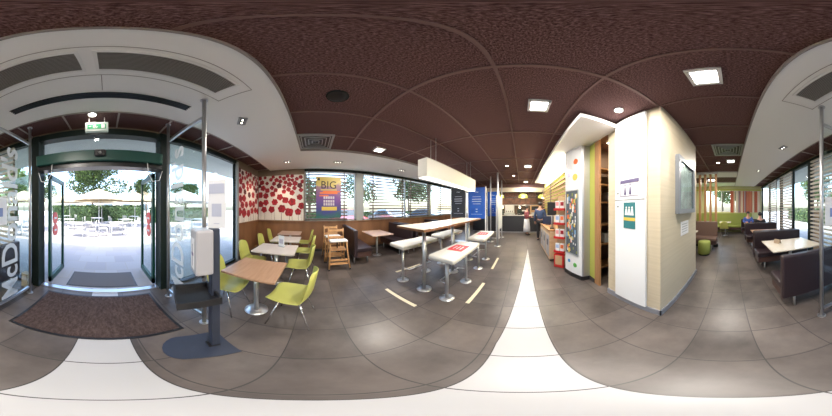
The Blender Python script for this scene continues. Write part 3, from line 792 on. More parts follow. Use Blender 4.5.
# left wall booths (x from -4.38 to -3.0): local x -> world x
booth_bench(1.32, 'aubergine booth bench right behind the high chairs', .95, loc=(-3.72, .96, 0), rz=0)
booth_table((-3.62, 1.86, 0), .86, .66, TBPINK, 'rose wood booth table between two dark benches by the left window')
booth_bench(1.32, 'aubergine booth bench facing the rose wood booth table by the left window', .95, loc=(-3.72, 2.86, 0), rz=pi)
booth_bench(1.32, 'aubergine booth bench back to back with the bench by the rose table', .95, loc=(-3.72, 2.98, 0), rz=0)
booth_table((-3.62, 3.9, 0), .86, .66, CREAM, 'cream booth table by the left window behind the high table')
booth_bench(1.32, 'last aubergine booth bench by the left window', .95, loc=(-3.72, 4.9, 0), rz=pi)
# right booths along facade (x direction, seats run in y from -.58 to -1.85)
def rb(x, face, label, L=1.28):  # face +1: seat towards +x
    return booth_bench(L, label, .90, loc=(x, -1.24, 0), rz=-pi/2 if face > 0 else pi/2)
rb(1.42, 1, 'aubergine booth bench nearest the glass lettering screen, its back to the entrance')
booth_table((2.50, -1.22, 0), .80, 1.02, CREAM, 'cream booth table with the small brown card, by the right windows')
rb(3.32, -1, 'aubergine booth bench on the far side of the cream booth table')
rb(3.36, 1, 'aubergine booth bench on the near side of the wooden booth table')
booth_table((4.20, -1.20, 0), .66, 1.0, TBWOOD, 'brown wooden booth table by the right windows')
rb(5.22, -1, 'aubergine booth bench at the far side of the wooden booth table')
rb(5.27, 1, 'aubergine booth bench with the dark haired person on it')
booth_table((6.36, -1.20, 0), .60, .98, TBWOOD, 'farthest brown booth table, beside the person in blue')
rb(7.2, -1, 'aubergine booth bench with the person in blue on it')
t = thing('table_card', 'small folded brown card standing on the cream booth table', 'card', (2.62, -.98, .74), .5)
b = bm_()
for s in (-1, 1): obox(b, (0, s*.022, .045), (.15, .004, .09), Matrix.Rotation(s*.38, 4, 'X'))
obj('folded_card', b, mat('card_brown', (.33, .25, .17), .6), t)

# ------------------------------------------------------------------ high table and benches
t = thing('high_table', 'long cream topped high table under the hanging beam lamp', 'high table', (-1.48, 1.29, 0))
b = bm_(); box(b, -.30, .30, 0, 2.35, 1.175, 1.205); ht = obj('tabletop', b, CREAM, t)
b = bm_(); box(b, -.306, -.30, -.006, 2.356, 1.17, 1.207); box(b, .30, .306, -.006, 2.356, 1.17, 1.207); box(b, -.30, .30, -.006, 0, 1.17, 1.207); box(b, -.30, .30, 2.35, 2.356, 1.17, 1.207); obj('edge_band', b, EDGE, t)
b = bm_(); box(b, -.22, .22, .1, 2.25, 1.15, 1.175); obj('under_frame', b, STEEL, t)
for y in (.30, 1.22, 2.10):
    b = bm_(); cyl(b, (.03, y, .012), (.03, y, 1.155), .030, n=18); lg = obj('leg', b, STEEL, t)
    b = bm_(); lathe(b, [(0, 0), (.125, 0), (.125, .008), (.04, .014), (0, .014)], 26, c=(.03, y, 0)); obj('foot_disc', b, STEEL, lg)
def bar_bench(loc, label, rest=1):
    t = thing('bar_bench', label, 'bench', loc, 0, 'cream bar benches')
    b = bm_(); box(b, -.21, .21, 0, 1.0, .745, .825, bev=.03, seg=3); obj('seat', b, BEN, t, smooth=False)
    b = bm_(); box(b, -.12, .12, .08, .92, .72, .745); obj('seat_frame', b, STEEL, t)
    for y in (.17, .82):
        b = bm_(); cyl(b, (0, y, .012), (0, y, .72), .026, n=16); lg = obj('leg', b, STEEL, t)
        b = bm_(); lathe(b, [(0, 0), (.11, 0), (.11, .008), (.035, .014), (0, .014)], 24, c=(0, y, 0)); obj('foot_disc', b, STEEL, lg)
    b = bm_(); tube(b, [(0, .17, .30), (-.15*rest, .20, .30), (-.15*rest, .79, .30), (0, .82, .30)], .011); obj('footrest', b, STEEL, t)
    return t
bar_bench((-1.0, 1.40, 0), 'cream bar bench nearest, with the red sticker, right of the high table')
bar_bench((-1.0, 2.74, 0), 'cream bar bench farther along, right side of the high table')
bar_bench((-1.95, 1.38, 0), 'cream bar bench nearest on the window side of the high table', -1)
bar_bench((-1.95, 2.62, 0), 'cream bar bench farther on the window side of the high table', -1)
for y, lab in ((1.93, 'red square seat sticker on the nearest cream bar bench'), (3.30, 'red square seat sticker on the farther cream bar bench')):
    t = thing('seat_sticker', lab, 'sticker', (-1.0, y, .8255), 0)
    b = bm_(); box(b, -.13, .13, -.17, .17, 0, .002); obj('red_film', b, mat('sticker_red', (.6, .05, .06), .5), t)
    b = bm_()
    for k in range(3): box(b, -.07+.06*k, -.055+.06*k, -.08, .08, .002, .003)
    obj('white_print', b, PAPER, t)
# hanging beam lamp
t = thing('beam_lamp', 'long white box lamp hanging over the high table', 'hanging lamp', (-1.52, 1.62, 2.02))
b = bm_(); box(b, -.10, .10, 0, 2.25, .012, .35)
obj('lamp_shade', b, mat('lamp_shade', (.66, .64, .58), .6), t)
b = bm_(); box(b, -.085, .085, .015, 2.235, 0, .012); obj('diffuser', b, LAMPU, t)
for y in (.3, 1.95):
    for s in (-1, 1):
        b = bm_(); cyl(b, (s*.06, y, .35), (s*.06, y, .88), .004, n=6); obj('suspension_wire', b, STEEL, t)
area('lamp_light', (0, 1.12, -.01), .16, 22, sy=2.2, parent=t)

# ------------------------------------------------------------------ boards and poles towards the counter
def board(x0, x1, y, z0, z1, m, label, frame=True, rz=0):
    t = thing('display_board', label, 'display board', ((x0+x1)/2, y, 0), rz); w = (x1-x0)/2
    b = bm_(); box(b, -w, w, -.02, .02, z0, z1); obj('panel', b, m, t)
    b = bm_(); W = w*.9; zc = z0+(z1-z0)*.85
    text_bm(b, '~', .3, frame_mat((0, -.022, zc-.08), (1, 0, 0), (0, 0, 1)), 0, .001, 'CENTER')
    for z, ww, th in ((.70, .55, .018), (.62, .62, .03), (.55, .62, .03), (.47, .5, .02), (.3, .12, .03), (.22, .12, .03), (.14, .75, .012)):
        zz = z0+(z1-z0)*z; box(b, -W*ww, W*ww, -.0225, -.0205, zz-th/2, zz+th/2)
    obj('white_lines', b, mat('line_white', (.55, .62, .75), .5), t)
    for s in (-1, 1):
        b = bm_(); box(b, s*(w+.02)-.02, s*(w+.02)+.02, -.025, .025, 0, z1+.02); obj('post', b, WHITEP if frame else POLE, t)
    b = bm_(); box(b, -w-.04, w+.04, -.15, .15, 0, .012); obj('base', b, STEEL, t)
    return t
board(-3.05, -2.36, 5.2, 1.08, 2.40, CHARC, 'charcoal display board with white lines left of the blue board')
board(-2.22, -1.48, 5.2, 1.06, 2.36, BLUE, 'bright blue display board with white writing behind the high table')
board(-1.66, -1.12, 6.3, 1.10, 2.30, BLUE, 'second blue display board farther back beside the queue pole')
def pole(x, y, label):
    t = thing('queue_pole', label, 'pole', (x, y, 0))
    b = bm_(); cyl(b, (0, 0, .012), (0, 0, H), .032, n=16); obj('tube', b, mat('pole_pale', (.55, .56, .58), .4, .5), t)
    b = bm_(); lathe(b, [(0, 0), (.13, 0), (.13, .01), (.04, .016), (0, .016)], 24); obj('base_disc', b, STEEL, t)
pole(-.93, 5.0, 'pale floor to ceiling pole nearest, beside the frosted queue panel'); pole(-1.36, 5.62, 'pale floor to ceiling pole between the two blue boards'); pole(-1.02, 6.6, 'pale floor to ceiling pole farthest, near the counter')
t = thing('queue_screen', 'frosted white queue panel beside the nearest pale pole', 'screen', (-1.0, 5.06, 0))
b = bm_(); box(b, -.012, .012, .0, 1.4, .55, 2.0); obj('panel', b, frost_mat('frost2', (.8, .82, .85), .6), t)
for y in (.1, 1.3):
    b = bm_(); cyl(b, (0, y, 0), (0, y, .56), .015); obj('leg', b, STEEL, t)

# ------------------------------------------------------------------ drink / display cabinet, rack, bins on the right
A_ = Vector((.93, 2.73)); B_ = Vector((1.075, 2.24)); ang = math.atan2(B_.y-A_.y, B_.x-A_.x); LW = (B_-A_).length
t = thing('display_cabinet', 'tall white display cabinet with food window and silver side', 'display cabinet', (A_.x, A_.y, 0), ang)
RI = Matrix.Rotation(-ang, 2)
def loc2(pts): return [tuple(RI @ (Vector(p)-A_)) for p in pts]
body = [(1.238, 2.82), (.99, 2.81), (.945, 2.78), (.93, 2.73), (.985, 2.485), (1.075, 2.24), (1.11, 2.215), (1.238, 2.205)]
b = bm_(); prism(b, loc2(body), .09, 2.77); obj('body', b, WHITEG, t)
b = bm_(); prism(b, loc2([(1.238, 2.83), (.98, 2.82), (.925, 2.79), (.912, 2.73), (.965, 2.48), (1.06, 2.225), (1.10, 2.198), (1.238, 2.19)]), 0, .09); obj('plinth', b, BLACK, t)
yo = -.012
b = bm_(); box(b, .06, .43, yo-.008, yo+.03, .55, 1.84); obj('display_window', b, mat('window_dark', (.10, .12, .14), .1), t)
b = bm_(); rnd = random.Random(4)
for k in range(70):
    x = rnd.uniform(.085, .405); z = rnd.uniform(.6, 1.78); q = rnd.uniform(.02, .05)
    box(b, x-q/2, x+q/2, yo-.0125, yo-.008, z-q, z+q, rnd.choice((0, 0, 1, 1, 2, 3, 4)), bev=.002)
obj('window_picture', b, [YEL, PAPER, ORG, LIMEF, mat('picture_blue', (.15, .3, .5), .5)], t)
b = bm_()
for q in ((.045, .445, .53, .55), (.045, .445, 1.84, 1.86), (.045, .06, .55, 1.84), (.43, .445, .55, 1.84)): box(b, q[0], q[1], yo-.015, yo+.02, q[2], q[3])
obj('window_trim', b, GREYF, t)
for x, z, r, m_ in ((.36, 2.45, .06, ORG), (.34, 2.12, .07, YEL), (.14, 2.2, .045, mat('lilac', (.55, .5, .7), .5)), (.15, .35, .04, mat('emblem_blue', (.05, .25, .5), .5)), (.34, .30, .05, mat('emblem_green', (.1, .4, .08), .5))):
    b = bm_(); cyl(b, (x, yo-.006, z), (x, yo+.02, z), r, n=20); obj('round_emblem', b, m_, t)
b = bm_(); prism(b, loc2([(1.083, 2.228), (1.11, 2.211), (1.236, 2.201), (1.236, 2.21), (1.11, 2.22)]), .09, 2.768); obj('side_panel', b, STEEL, t)

t = thing('leaflet_rack', 'red tiered leaflet rack stocked with white brochures', 'leaflet rack', (.93, 3.08, 0), radians(48))
b = bm_(); box(b, -.12, .12, -.13, .13, 0, .36, bev=.01); obj('base_box', b, REDP, t)
b = bm_(); box(b, -.124, -.12, -.09, .09, .08, .33); box(b, -.09, .09, -.134, -.13, .08, .33); obj('base_front', b, mat('rack_tan', (.5, .32, .18), .5), t)
b = bm_(); box(b, .09, .12, -.13, .13, .36, 1.78); obj('back_panel', b, mat('rack_wood', (.52, .36, .2), .5), t)
rl = []
for z in (.40, .76, 1.10, 1.44):
    b = bm_(); box(b, -.11, .09, -.13, .13, z, z+.012); box(b, -.12, -.108, -.13, .13, z, z+.055); box(b, -.12, .09, -.135, -.13, z, z+.055); box(b, -.12, .09, .13, .135, z, z+.055); obj('shelf', b, REDP, t)
k_ = 0
for z, nm in ((.413, 'lowest'), (.773, 'second'), (1.113, 'third'), (1.453, 'top')):
    for sx, wd in ((-.063, 'near'), (.063, 'far')):
        o = bpy.data.objects.new('brochure_stack', None)
        t2 = thing('brochure_stack', 'white brochure stack on the %s rack shelf, %s side' % (nm, wd), 'brochures', (.93, 3.08, z), radians(48), 'brochure stacks in the rack')
        b = bm_(); box(b, -.07, -.02, sx-.05, sx+.05, 0, .22, M=None); obj('sheets', b, PAPER, t2)
        b = bm_(); box(b, -.0715, -.07, sx-.04, sx+.04, .10, .19); obj('cover_print', b, [ORG, mat('print_sky', (.3, .45, .7), .5), RED, mat('print_pink', (.7, .3, .3), .5)][k_ % 4], t2); k_ += 1
        bpy.data.objects.remove(o)

t = thing('sorting_unit', 'low wooden sorting counter behind the leaflet rack', 'counter', (.95, 4.25, 0))
b = bm_(); box(b, -.23, .26, -.80, .80, .06, .88); obj('body', b, wood('unit_wood', (.55, .38, .22), (.66, .48, .30), (1, 1, 6)), t)
b = bm_(); box(b, -.25, .27, -.82, .82, .88, .91, bev=.004); obj('worktop', b, OAKS, t)
b = bm_(); box(b, -.21, .25, -.78, .78, 0, .06); obj('plinth', b, SKIRT, t)
for y in (-.6, -.05, .5):
    b = bm_(); box(b, -.24, -.23, y-.2, y+.2, .15, .75); dd = obj('flap_door', b, GREYB, t)
    b = bm_(); box(b, -.246, -.24, y-.08, y+.08, .45, .62); obj('door_label', b, NAVY, dd)
t = thing('order_screen', 'black order screen standing on the sorting counter', 'screen', (.86, 3.75, .91), radians(-12))
b = bm_(); box(b, -.06, .06, -.10, .10, 0, .02); obj('foot', b, BLACK, t)
b = bm_(); cyl(b, (0, 0, .02), (0, 0, .42), .02); obj('stem', b, STEEL, t)
b = bm_(); box(b, -.13, .13, -.03, .03, .38, .76, bev=.008); obj('screen', b, BLACK, t)
t = thing('order_screen', 'second black order screen farther along the sorting counter', 'screen', (.92, 4.6, .91), radians(-30))
b = bm_(); box(b, -.06, .06, -.10, .10, 0, .02); obj('foot', b, BLACK, t)
b = bm_(); box(b, -.2, .2, -.03, .03, .02, .30, bev=.008); obj('screen', b, mat('screen_navy', (.02, .03, .07), .3), t)

# shelving seen through the opening
t = thing('service_shelf', 'dark service shelving seen through the narrow opening', 'shelving', (2.0, 2.28, 0))
for x in (-.6, .6):
    b = bm_(); box(b, x-.02, x+.02, -.16, .16, 0, 2.3); obj('upright', b, DARKF, t)
for z in (.25, .75, 1.15, 1.6, 1.95, 2.28):
    b = bm_(); box(b, -.58, .58, -.16, .16, z, z+.03); obj('shelf', b, OAKS, t)
b = bm_()
struct('wall_back', box(b, 1.34, 2.7, 2.5, 2.6, 0, H), mat('recess_brown', (.10, .06, .04), .7))
for i, (x, z, c, nm) in enumerate(((-.3, .78, PAPER, 'white'), (.1, 1.18, TBPINK, 'rose'), (-.2, 1.63, GREYB, 'grey'), (.25, .28, mat('crate_black', (.03, .03, .03), .5), 'black'), (.2, 1.98, BEN, 'cream'))):
    b = bm_(); box(b, -.14, .14, -.12, .12, 0, .2, bev=.01); box(b, -.145, .145, -.125, .125, .16, .2, bev=.004)
    tag(obj('storage_box', b, c, None, (2.0+x, 2.28, z+.001)), '%s storage box on the service shelving' % nm, 'box')

# picture and notices on block
t = thing('framed_picture', 'grey framed picture on the cream partition wall', 'picture', (2.04, .72, 1.42))
b = bm_()
for q in ((-.40, .40, 0, .07), (-.40, .40, .78, .85), (-.40, -.33, .07, .78), (.33, .40, .07, .78)): box(b, q[0], q[1], -.06, 0, q[2], q[3])
obj('frame', b, mat('picture_frame', (.20, .22, .25), .4), t)
b = bm_(); box(b, -.33, .33, -.02, -.012, .07, .78); obj('print', b, mat('picture_print', (.55, .60, .60), .4, var=.45, vscale=5), t)
b = bm_(); box(b, -.33, .33, -.035, -.031, .07, .78); obj('glass_pane', b, GLASS, t)
t = thing('wall_notice', 'white paper notice below the framed picture', 'notice', (2.02, .72, 1.07))
b = bm_(); box(b, -.18, .18, -.006, 0, 0, .22); obj('sheet', b, PAPER, t)
b = bm_()
for z in (.05, .09, .13, .17): box(b, -.14, .12, -.0075, -.006, z, z+.012)
obj('printed_lines', b, GREYF, t)
t = thing('toilet_pictogram', 'line drawn pictogram of two standing figures on the white door', 'sign', (1.204, 1.16, 1.65))
b = bm_(); X = -.003
def yb(y0, y1, z0, z1, mi=0): box(b, X, 0, y0, y1, z0, z1, mi)
yb(-.17, .15, .17, .215); yb(-.17, .15, .0, .006); yb(.143, .15, 0, .2)
for y in (-.03, .06):
    ball(b, (X, y, .145), (.002, .012, .014)); prism(b, [(0, 0)]*0 or [(y-.022, .02), (y+.022, .02), (y+.008, .12), (y-.008, .12)], 0, .002, M=frame_mat((X, 0, 0), (0, 1, 0), (0, 0, 1)))
obj('outline', b, ACRYL, t)
t = thing('teal_sign', 'teal rectangular sign with white figures and yellow line on the white door', 'sign', (1.204, 1.145, 1.24))
b = bm_(); box(b, -.004, 0, -.10, .10, 0, .33); obj('plate', b, TEAL, t)
b = bm_()
for y in (-.05, 0, .05):
    ball(b, (-.005, y, .265), (.002, .012, .014)); prism(b, [(y-.026, .17), (y+.026, .17), (y+.012, .25), (y-.012, .25)], 0, .002, M=frame_mat((-.006, 0, 0), (0, 1, 0), (0, 0, 1)))
obj('figures', b, PAPER, t)
b = bm_(); box(b, -.0055, -.004, -.10, .10, .10, .14); obj('yellow_line', b, YEL, t)

# ------------------------------------------------------------------ counter and kitchen
t = thing('service_counter', 'long dark service counter at the end of the hall', 'counter', (-.9, 8.3, 0))
b = bm_(); box(b, -2.2, 2.0, -.3, .3, .06, 1.02); obj('body', b, mat('counter_dark', (.03, .03, .035), .35), t)
b = bm_(); box(b, -2.25, 2.05, -.34, .34, 1.02, 1.07, bev=.006); obj('worktop', b, mat('counter_top', (.45, .42, .38), .25), t)
b = bm_(); box(b, -2.2, 2.0, -.27, .3, 0, .06); obj('plinth', b, STEEL, t)
for k, x in enumerate((-2.2, -1.3, -.15)):
    t = thing('cash_register', ['black till at the left end of the service counter', 'black till in the middle of the service counter', 'black till at the right end of the service counter'][k], 'till', (x, 8.3, 1.07), .1*k)
    b = bm_(); box(b, -.15, .15, -.15, .15, 0, .07, bev=.01); obj('base', b, BLACK, t)
    b = bm_(); obox(b, (0, .0, .22), (.3, .03, .26), Matrix.Rotation(-.25, 4, 'X'), 0, .006); obj('display', b, DARKF, t)
    b = bm_(); cyl(b, (0, .02, .07), (0, .02, .18), .02); obj('neck', b, STEEL, t)
def menu(x, w, label):
    t = thing('menu_screen', label, 'menu screen', (x, 8.12, 2.12))
    b = bm_(); box(b, -w/2, w/2, 0, .08, 0, .34, bev=.01); obj('housing', b, BLACK, t)
    b = bm_(); box(b, -w/2+.03, w/2-.03, -.004, 0, .04, .3); obj('screen', b, mat('menu_pic', (.10, .04, .03), .3, var=.8, vscale=9, emit=.06, ecol=(.5, .2, .1)), t)
    for x_ in (-w/3, w/3):
        b = bm_(); cyl(b, (x_, .04, .34), (x_, .04, .78), .012); obj('hanger', b, STEEL, t)
menu(-.62, .95, 'wide menu screen between the two lime dome lamps'); menu(.60, .62, 'menu screen on the right above the counter'); menu(-2.2, .8, 'menu screen at the left end above the counter')
def dome(x, y, label):
    t = thing('dome_lamp', label, 'pendant lamp', (x, y-.1, 2.10))
    b = bm_(); lathe(b, [(.28, 0), (.27, .08), (.23, .17), (.13, .23), (.02, .25), (.02, .28)], 24)
    o = obj('lamp_shade', b, mat('dome_lime', (.55, .58, .12), .4), t); 
    b = bm_(); ball(b, (0, 0, .06), .05); obj('bulb', b, LAMPD, t)
    b = bm_(); cyl(b, (0, 0, .28), (0, 0, .78), .004, n=6); obj('cord', b, BLACK, t)
    l = bpy.data.lights.new('dome_light', 'POINT'); l.energy = 18; l.color = (1, .85, .6); l.shadow_soft_size = .05
    q = bpy.data.objects.new('dome_light', l); COL.objects.link(q); q.parent = t; q.location = (0, 0, -.05)
dome(-1.33, 7.85, 'lime dome lamp on the left of the counter'); dome(.06, 7.85, 'lime dome lamp in the middle of the counter'); dome(1.22, 7.85, 'lime dome lamp on the right of the counter')
t = thing('drink_machine', 'steel drink machine behind the counter', 'drink machine', (-.85, 9.2, 0))
b = bm_(); box(b, -.35, .35, -.3, .3, 0, 1.15, bev=.01); obj('cabinet', b, STEEL, t)
b = bm_(); box(b, -.3, .3, -.28, .28, 1.15, 1.72, bev=.03); obj('head', b, mat('machine_pale', (.7, .7, .7), .3, .3), t)
b = bm_()
for x in (-.2, -.07, .07, .2): cyl(b, (x, -.31, 1.32), (x, -.31, 1.22), .018)
obj('tap', b, BLACK, t)
for i, (x, h, c, nm) in enumerate(((-2.3, 1.5, STEEL, 'steel fryer cabinet left behind the counter'), (-1.6, 1.3, mat('oven_grey', (.25, .24, .24), .4), 'grey oven cabinet behind the counter'), (.1, 1.35, STEEL, 'steel warming cabinet behind the middle of the counter'), (.9, 1.7, mat('kitchen_warm', (.5, .3, .15), .5), 'warm coloured cabinet behind the right of the counter'))):
    t = thing('kitchen_cabinet', nm, 'cabinet', (x, 9.4, 0))
    b = bm_(); box(b, -.3, .3, -.28, .28, 0, h, bev=.01); obj('body', b, c, t)
    b = bm_(); box(b, -.26, -.01, -.29, -.28, .1, h-.5); obj('door', b, STEEL, t); b = bm_(); box(b, .01, .26, -.29, -.28, .1, h-.5); obj('door', b, STEEL, t)
    b = bm_(); box(b, -.24, .24, -.29, -.28, h-.35, h-.08); obj('control_panel', b, BLACK, t)
for x, nm in ((-1.28, 'left'), (-.15, 'right')):
    t = thing('heat_lamp', 'glowing round heat lamp over the kitchen pass, %s one' % nm, 'heat lamp', (x, 8.75, 1.55))
    b = bm_(); lathe(b, [(.10, 0), (.09, .06), (.03, .12), (.01, .14)], 18); obj('lamp_shade', b, STEEL, t)
    b = bm_(); ball(b, (0, 0, -.01), .055); obj('bulb', b, mat('warm_bulb', (1, .8, .5), .5, emit=12, ecol=(1, .7, .35)), t)
    b = bm_(); cyl(b, (0, 0, .13), (0, 0, 1.35), .006, n=6); obj('cord', b, BLACK, t)
t = thing('upper_signboard', 'red and tan backlit sign panel high on the kitchen wall', 'sign panel', (-.6, 10.4, 1.75))
b = bm_(); box(b, -1.8, 1.8, 0, .1, 0, .7); obj('panel', b, mat('kitchen_sign', (.09, .035, .02), .4, var=.9, vscale=3, emit=.03, ecol=(.6, .25, .12)), t)
b = bm_(); box(b, -1.84, 1.84, -.01, .1, .7, .74); box(b, -1.84, 1.84, -.01, .1, -.04, 0); obj('trim_rail', b, STEEL, t)
area('kitchen_light', (-.6, 9.3, 2.8), 3.0, 60, col=(1, .85, .65), sy=.5)
tl = thing('kitchen_striplight', 'long warm strip light on the ceiling behind the counter', 'strip light', (-.6, 9.3, 2.84))
b = bm_(); box(b, -1.5, 1.5, -.08, .08, 0, .06, bev=.01); obj('housing', b, WHITEP, tl)
b = bm_(); box(b, -1.45, 1.45, -.06, .06, -.008, 0); obj('diffuser', b, LAMPW, tl)

# ------------------------------------------------------------------ side dining area beyond partition
t = thing('slatted_divider', 'divider of five upright oak slats behind the brown bench', 'divider', (4.98, .95, 0))
b = bm_(); box(b, -.05, .05, -.50, .50, 0, .12); obj('base_rail', b, DARKF, t)
for k in range(5):
    y = -.42+.205*k
    b = bm_(); box(b, -.05, .05, y-.04, y+.04, .12, 2.80); obj('slat', b, OAKS, t)
b = bm_(); box(b, -.05, .05, -.5, .5, 2.80, SZ); obj('head_rail', b, WHITEP, t)
booth_bench(1.15, 'brown bench against the oak slat divider', 1.0, loc=(4.90, 1.03, 0), rz=pi/2, lm=mat('brown_seat', (.14, .085, .065), .5), group=None)
t = make_table(.6, .62, CREAM, 'pale small table above the lime cylindrical stool'); t.location = (4.0, 1.36, 0)
t = thing('round_stool', 'lime cylindrical upholstered stool beside the cream partition', 'stool', (4.05, .80, 0))
b = bm_(); cyl(b, (0, 0, 0), (0, 0, .05), .17, n=24); obj('base', b, DARKF, t)
b = bm_(); lathe(b, [(0, .05), (.18, .05), (.195, .07), (.195, .42), (.18, .45), (0, .455)], 28); obj('cushion', b, LIMEF, t)
booth_bench(3.4, 'long lime padded bench along the end wall window', 1.18, loc=(EX-.01, .35, 0), rz=pi/2, lm=LIMEF, group=None)
t = make_table(.6, .6, CREAM, 'small pale table in front of the long lime bench'); t.location = (7.2, .25, 0)
c = dup(chair0, (6.7, .3, 0), -pi/2, 'lime shell chair at the small table by the lime bench')
t = make_table(.6, .6, TBWHITE, 'second small table in front of the long lime bench, left end'); t.location = (7.2, 1.35, 0)
# end window & curtains
b = bm_(); 
for y in (-.55, .5, 1.55): box(b, EX+.02, EX+.08, y, y+.05, 1.25, 2.6)
box(b, EX+.02, EX+.08, -.55, 1.6, 1.25, 1.30); box(b, EX+.02, EX+.08, -.55, 1.6, 2.55, 2.6)
o = struct('window_8', b, WHITEP); g = bm_(); box(g, EX+.045, EX+.055, -.52, 1.58, 1.28, 2.57); obj('glass_pane', g, GLASS, o)
b = bm_(); box(b, EX-.03, EX, DY, 2.5, 2.58, 2.66); struct('trim_12', b, LIMEW)
def curtain(y0, y1, label):
    b = bm_(); n = int((y1-y0)/.03); pts = []
    for i in range(n+1):
        y = y0+(y1-y0)*i/n; pts.append((EX-.06+.02*sin(i*1.3), y))
    back = [(x+.008, y) for x, y in reversed(pts)]
    prism(b, pts+back, 0, 1.33)
    t = thing('striped_curtain', label, 'curtain', (0, 0, 1.22)); obj('fabric', b, STRIPE, t)
    b = bm_(); cyl(b, (EX-.06, y0-.02, 1.34), (EX-.06, y1+.02, 1.34), .012); obj('rod', b, STEEL, t)
curtain(-1.9, -.35, 'wide red and tan striped curtain on the end wall'); curtain(-.30, -.02, 'narrow striped curtain beside the end wall window')
area('dining_light', (6.4, .9, 2.8), .6, 60, col=(1, .9, .75))
tl = thing('recess_light', 'short strip light inside the service recess behind the narrow opening', 'strip light', (1.75, 2.0, 2.85))
b = bm_(); box(b, -.25, .25, -.04, .04, 0, .05); obj('housing', b, WHITEP, tl); b = bm_(); box(b, -.23, .23, -.03, .03, -.006, 0); obj('diffuser', b, LAMPW, tl)
area('recess_glow', (0, 0, -.02), .4, 16, col=(1, .88, .65), sy=.06, parent=tl)
tl = thing('ceiling_light', 'square ceiling light above the small tables by the lime bench', 'ceiling light', (6.4, .9, 2.87))
b = bm_(); box(b, -.17, .17, -.17, .17, 0, .03); obj('frame', b, WHITEP, tl); b = bm_(); box(b, -.14, .14, -.14, .14, -.006, 0); obj('diffuser', b, LAMPW, tl)

# ------------------------------------------------------------------ people
def skinmesh(name, chains, m, parent, root=None, sub=1, label=None):
    """chains: list of list of (pos, radius); vertices with the same position are shared"""
    idx = {}; vs = []; rs = []; es = []
    for ch in chains:
        prev = None
        for p, r in ch:
            k = tuple(round(c, 4) for c in p)
            if k not in idx: idx[k] = len(vs); vs.append(p); rs.append(r)
            i = idx[k]
            if prev is not None and prev != i: es.append((prev, i))
            prev = i
    me = bpy.data.meshes.new(name); me.from_pydata(vs, es, []); me.update()
    o = bpy.data.objects.new(name, me); COL.objects.link(o)
    sm = o.modifiers.new('skin', 'SKIN'); sm.use_smooth_shade = True
    o.modifiers.new('sub', 'SUBSURF').levels = sub
    sv = me.skin_vertices[0].data
    for i, r in enumerate(rs): sv[i].radius = (r if hasattr(r, '__len__') else (r, r)); sv[i].use_root = (i == 0)
    dg = bpy.context.evaluated_depsgraph_get(); me2 = bpy.data.meshes.new_from_object(o.evaluated_get(dg))
    bpy.data.objects.remove(o); me2.name = name; me2.materials.clear(); me2.materials.append(m)
    for p in me2.polygons: p.use_smooth = True
    q = bpy.data.objects.new(name, me2); COL.objects.link(q); q.parent = parent
    if label: q['label'] = label
    return q
def hand(sx, w, d):
    """five finger chains from the wrist w in direction d"""
    w = Vector(w); d = Vector(d).normalized(); s = d.cross(Vector((0, 1, 0))).normalized() if abs(d.y) < .9 else Vector((1, 0, 0))
    out = []; palm = w+d*.06
    out.append([(tuple(w), .024), (tuple(palm), .028)])
    for k, L in enumerate((.07, .08, .075, .055)):
        a = palm+s*(.033-.022*k)+d*.02; out.append([(tuple(palm), .028), (tuple(a), .011), (tuple(a+d*L*.5+Vector((0, .01, 0))), .009), (tuple(a+d*L+Vector((0, .028, 0))), .007)])
    a = w+d*.03+s*.035; out.append([(tuple(w), .024), (tuple(a), .012), (tuple(a+d*.035+s*.015), .010), (tuple(a+d*.06+s*.015), .008)])
    return out
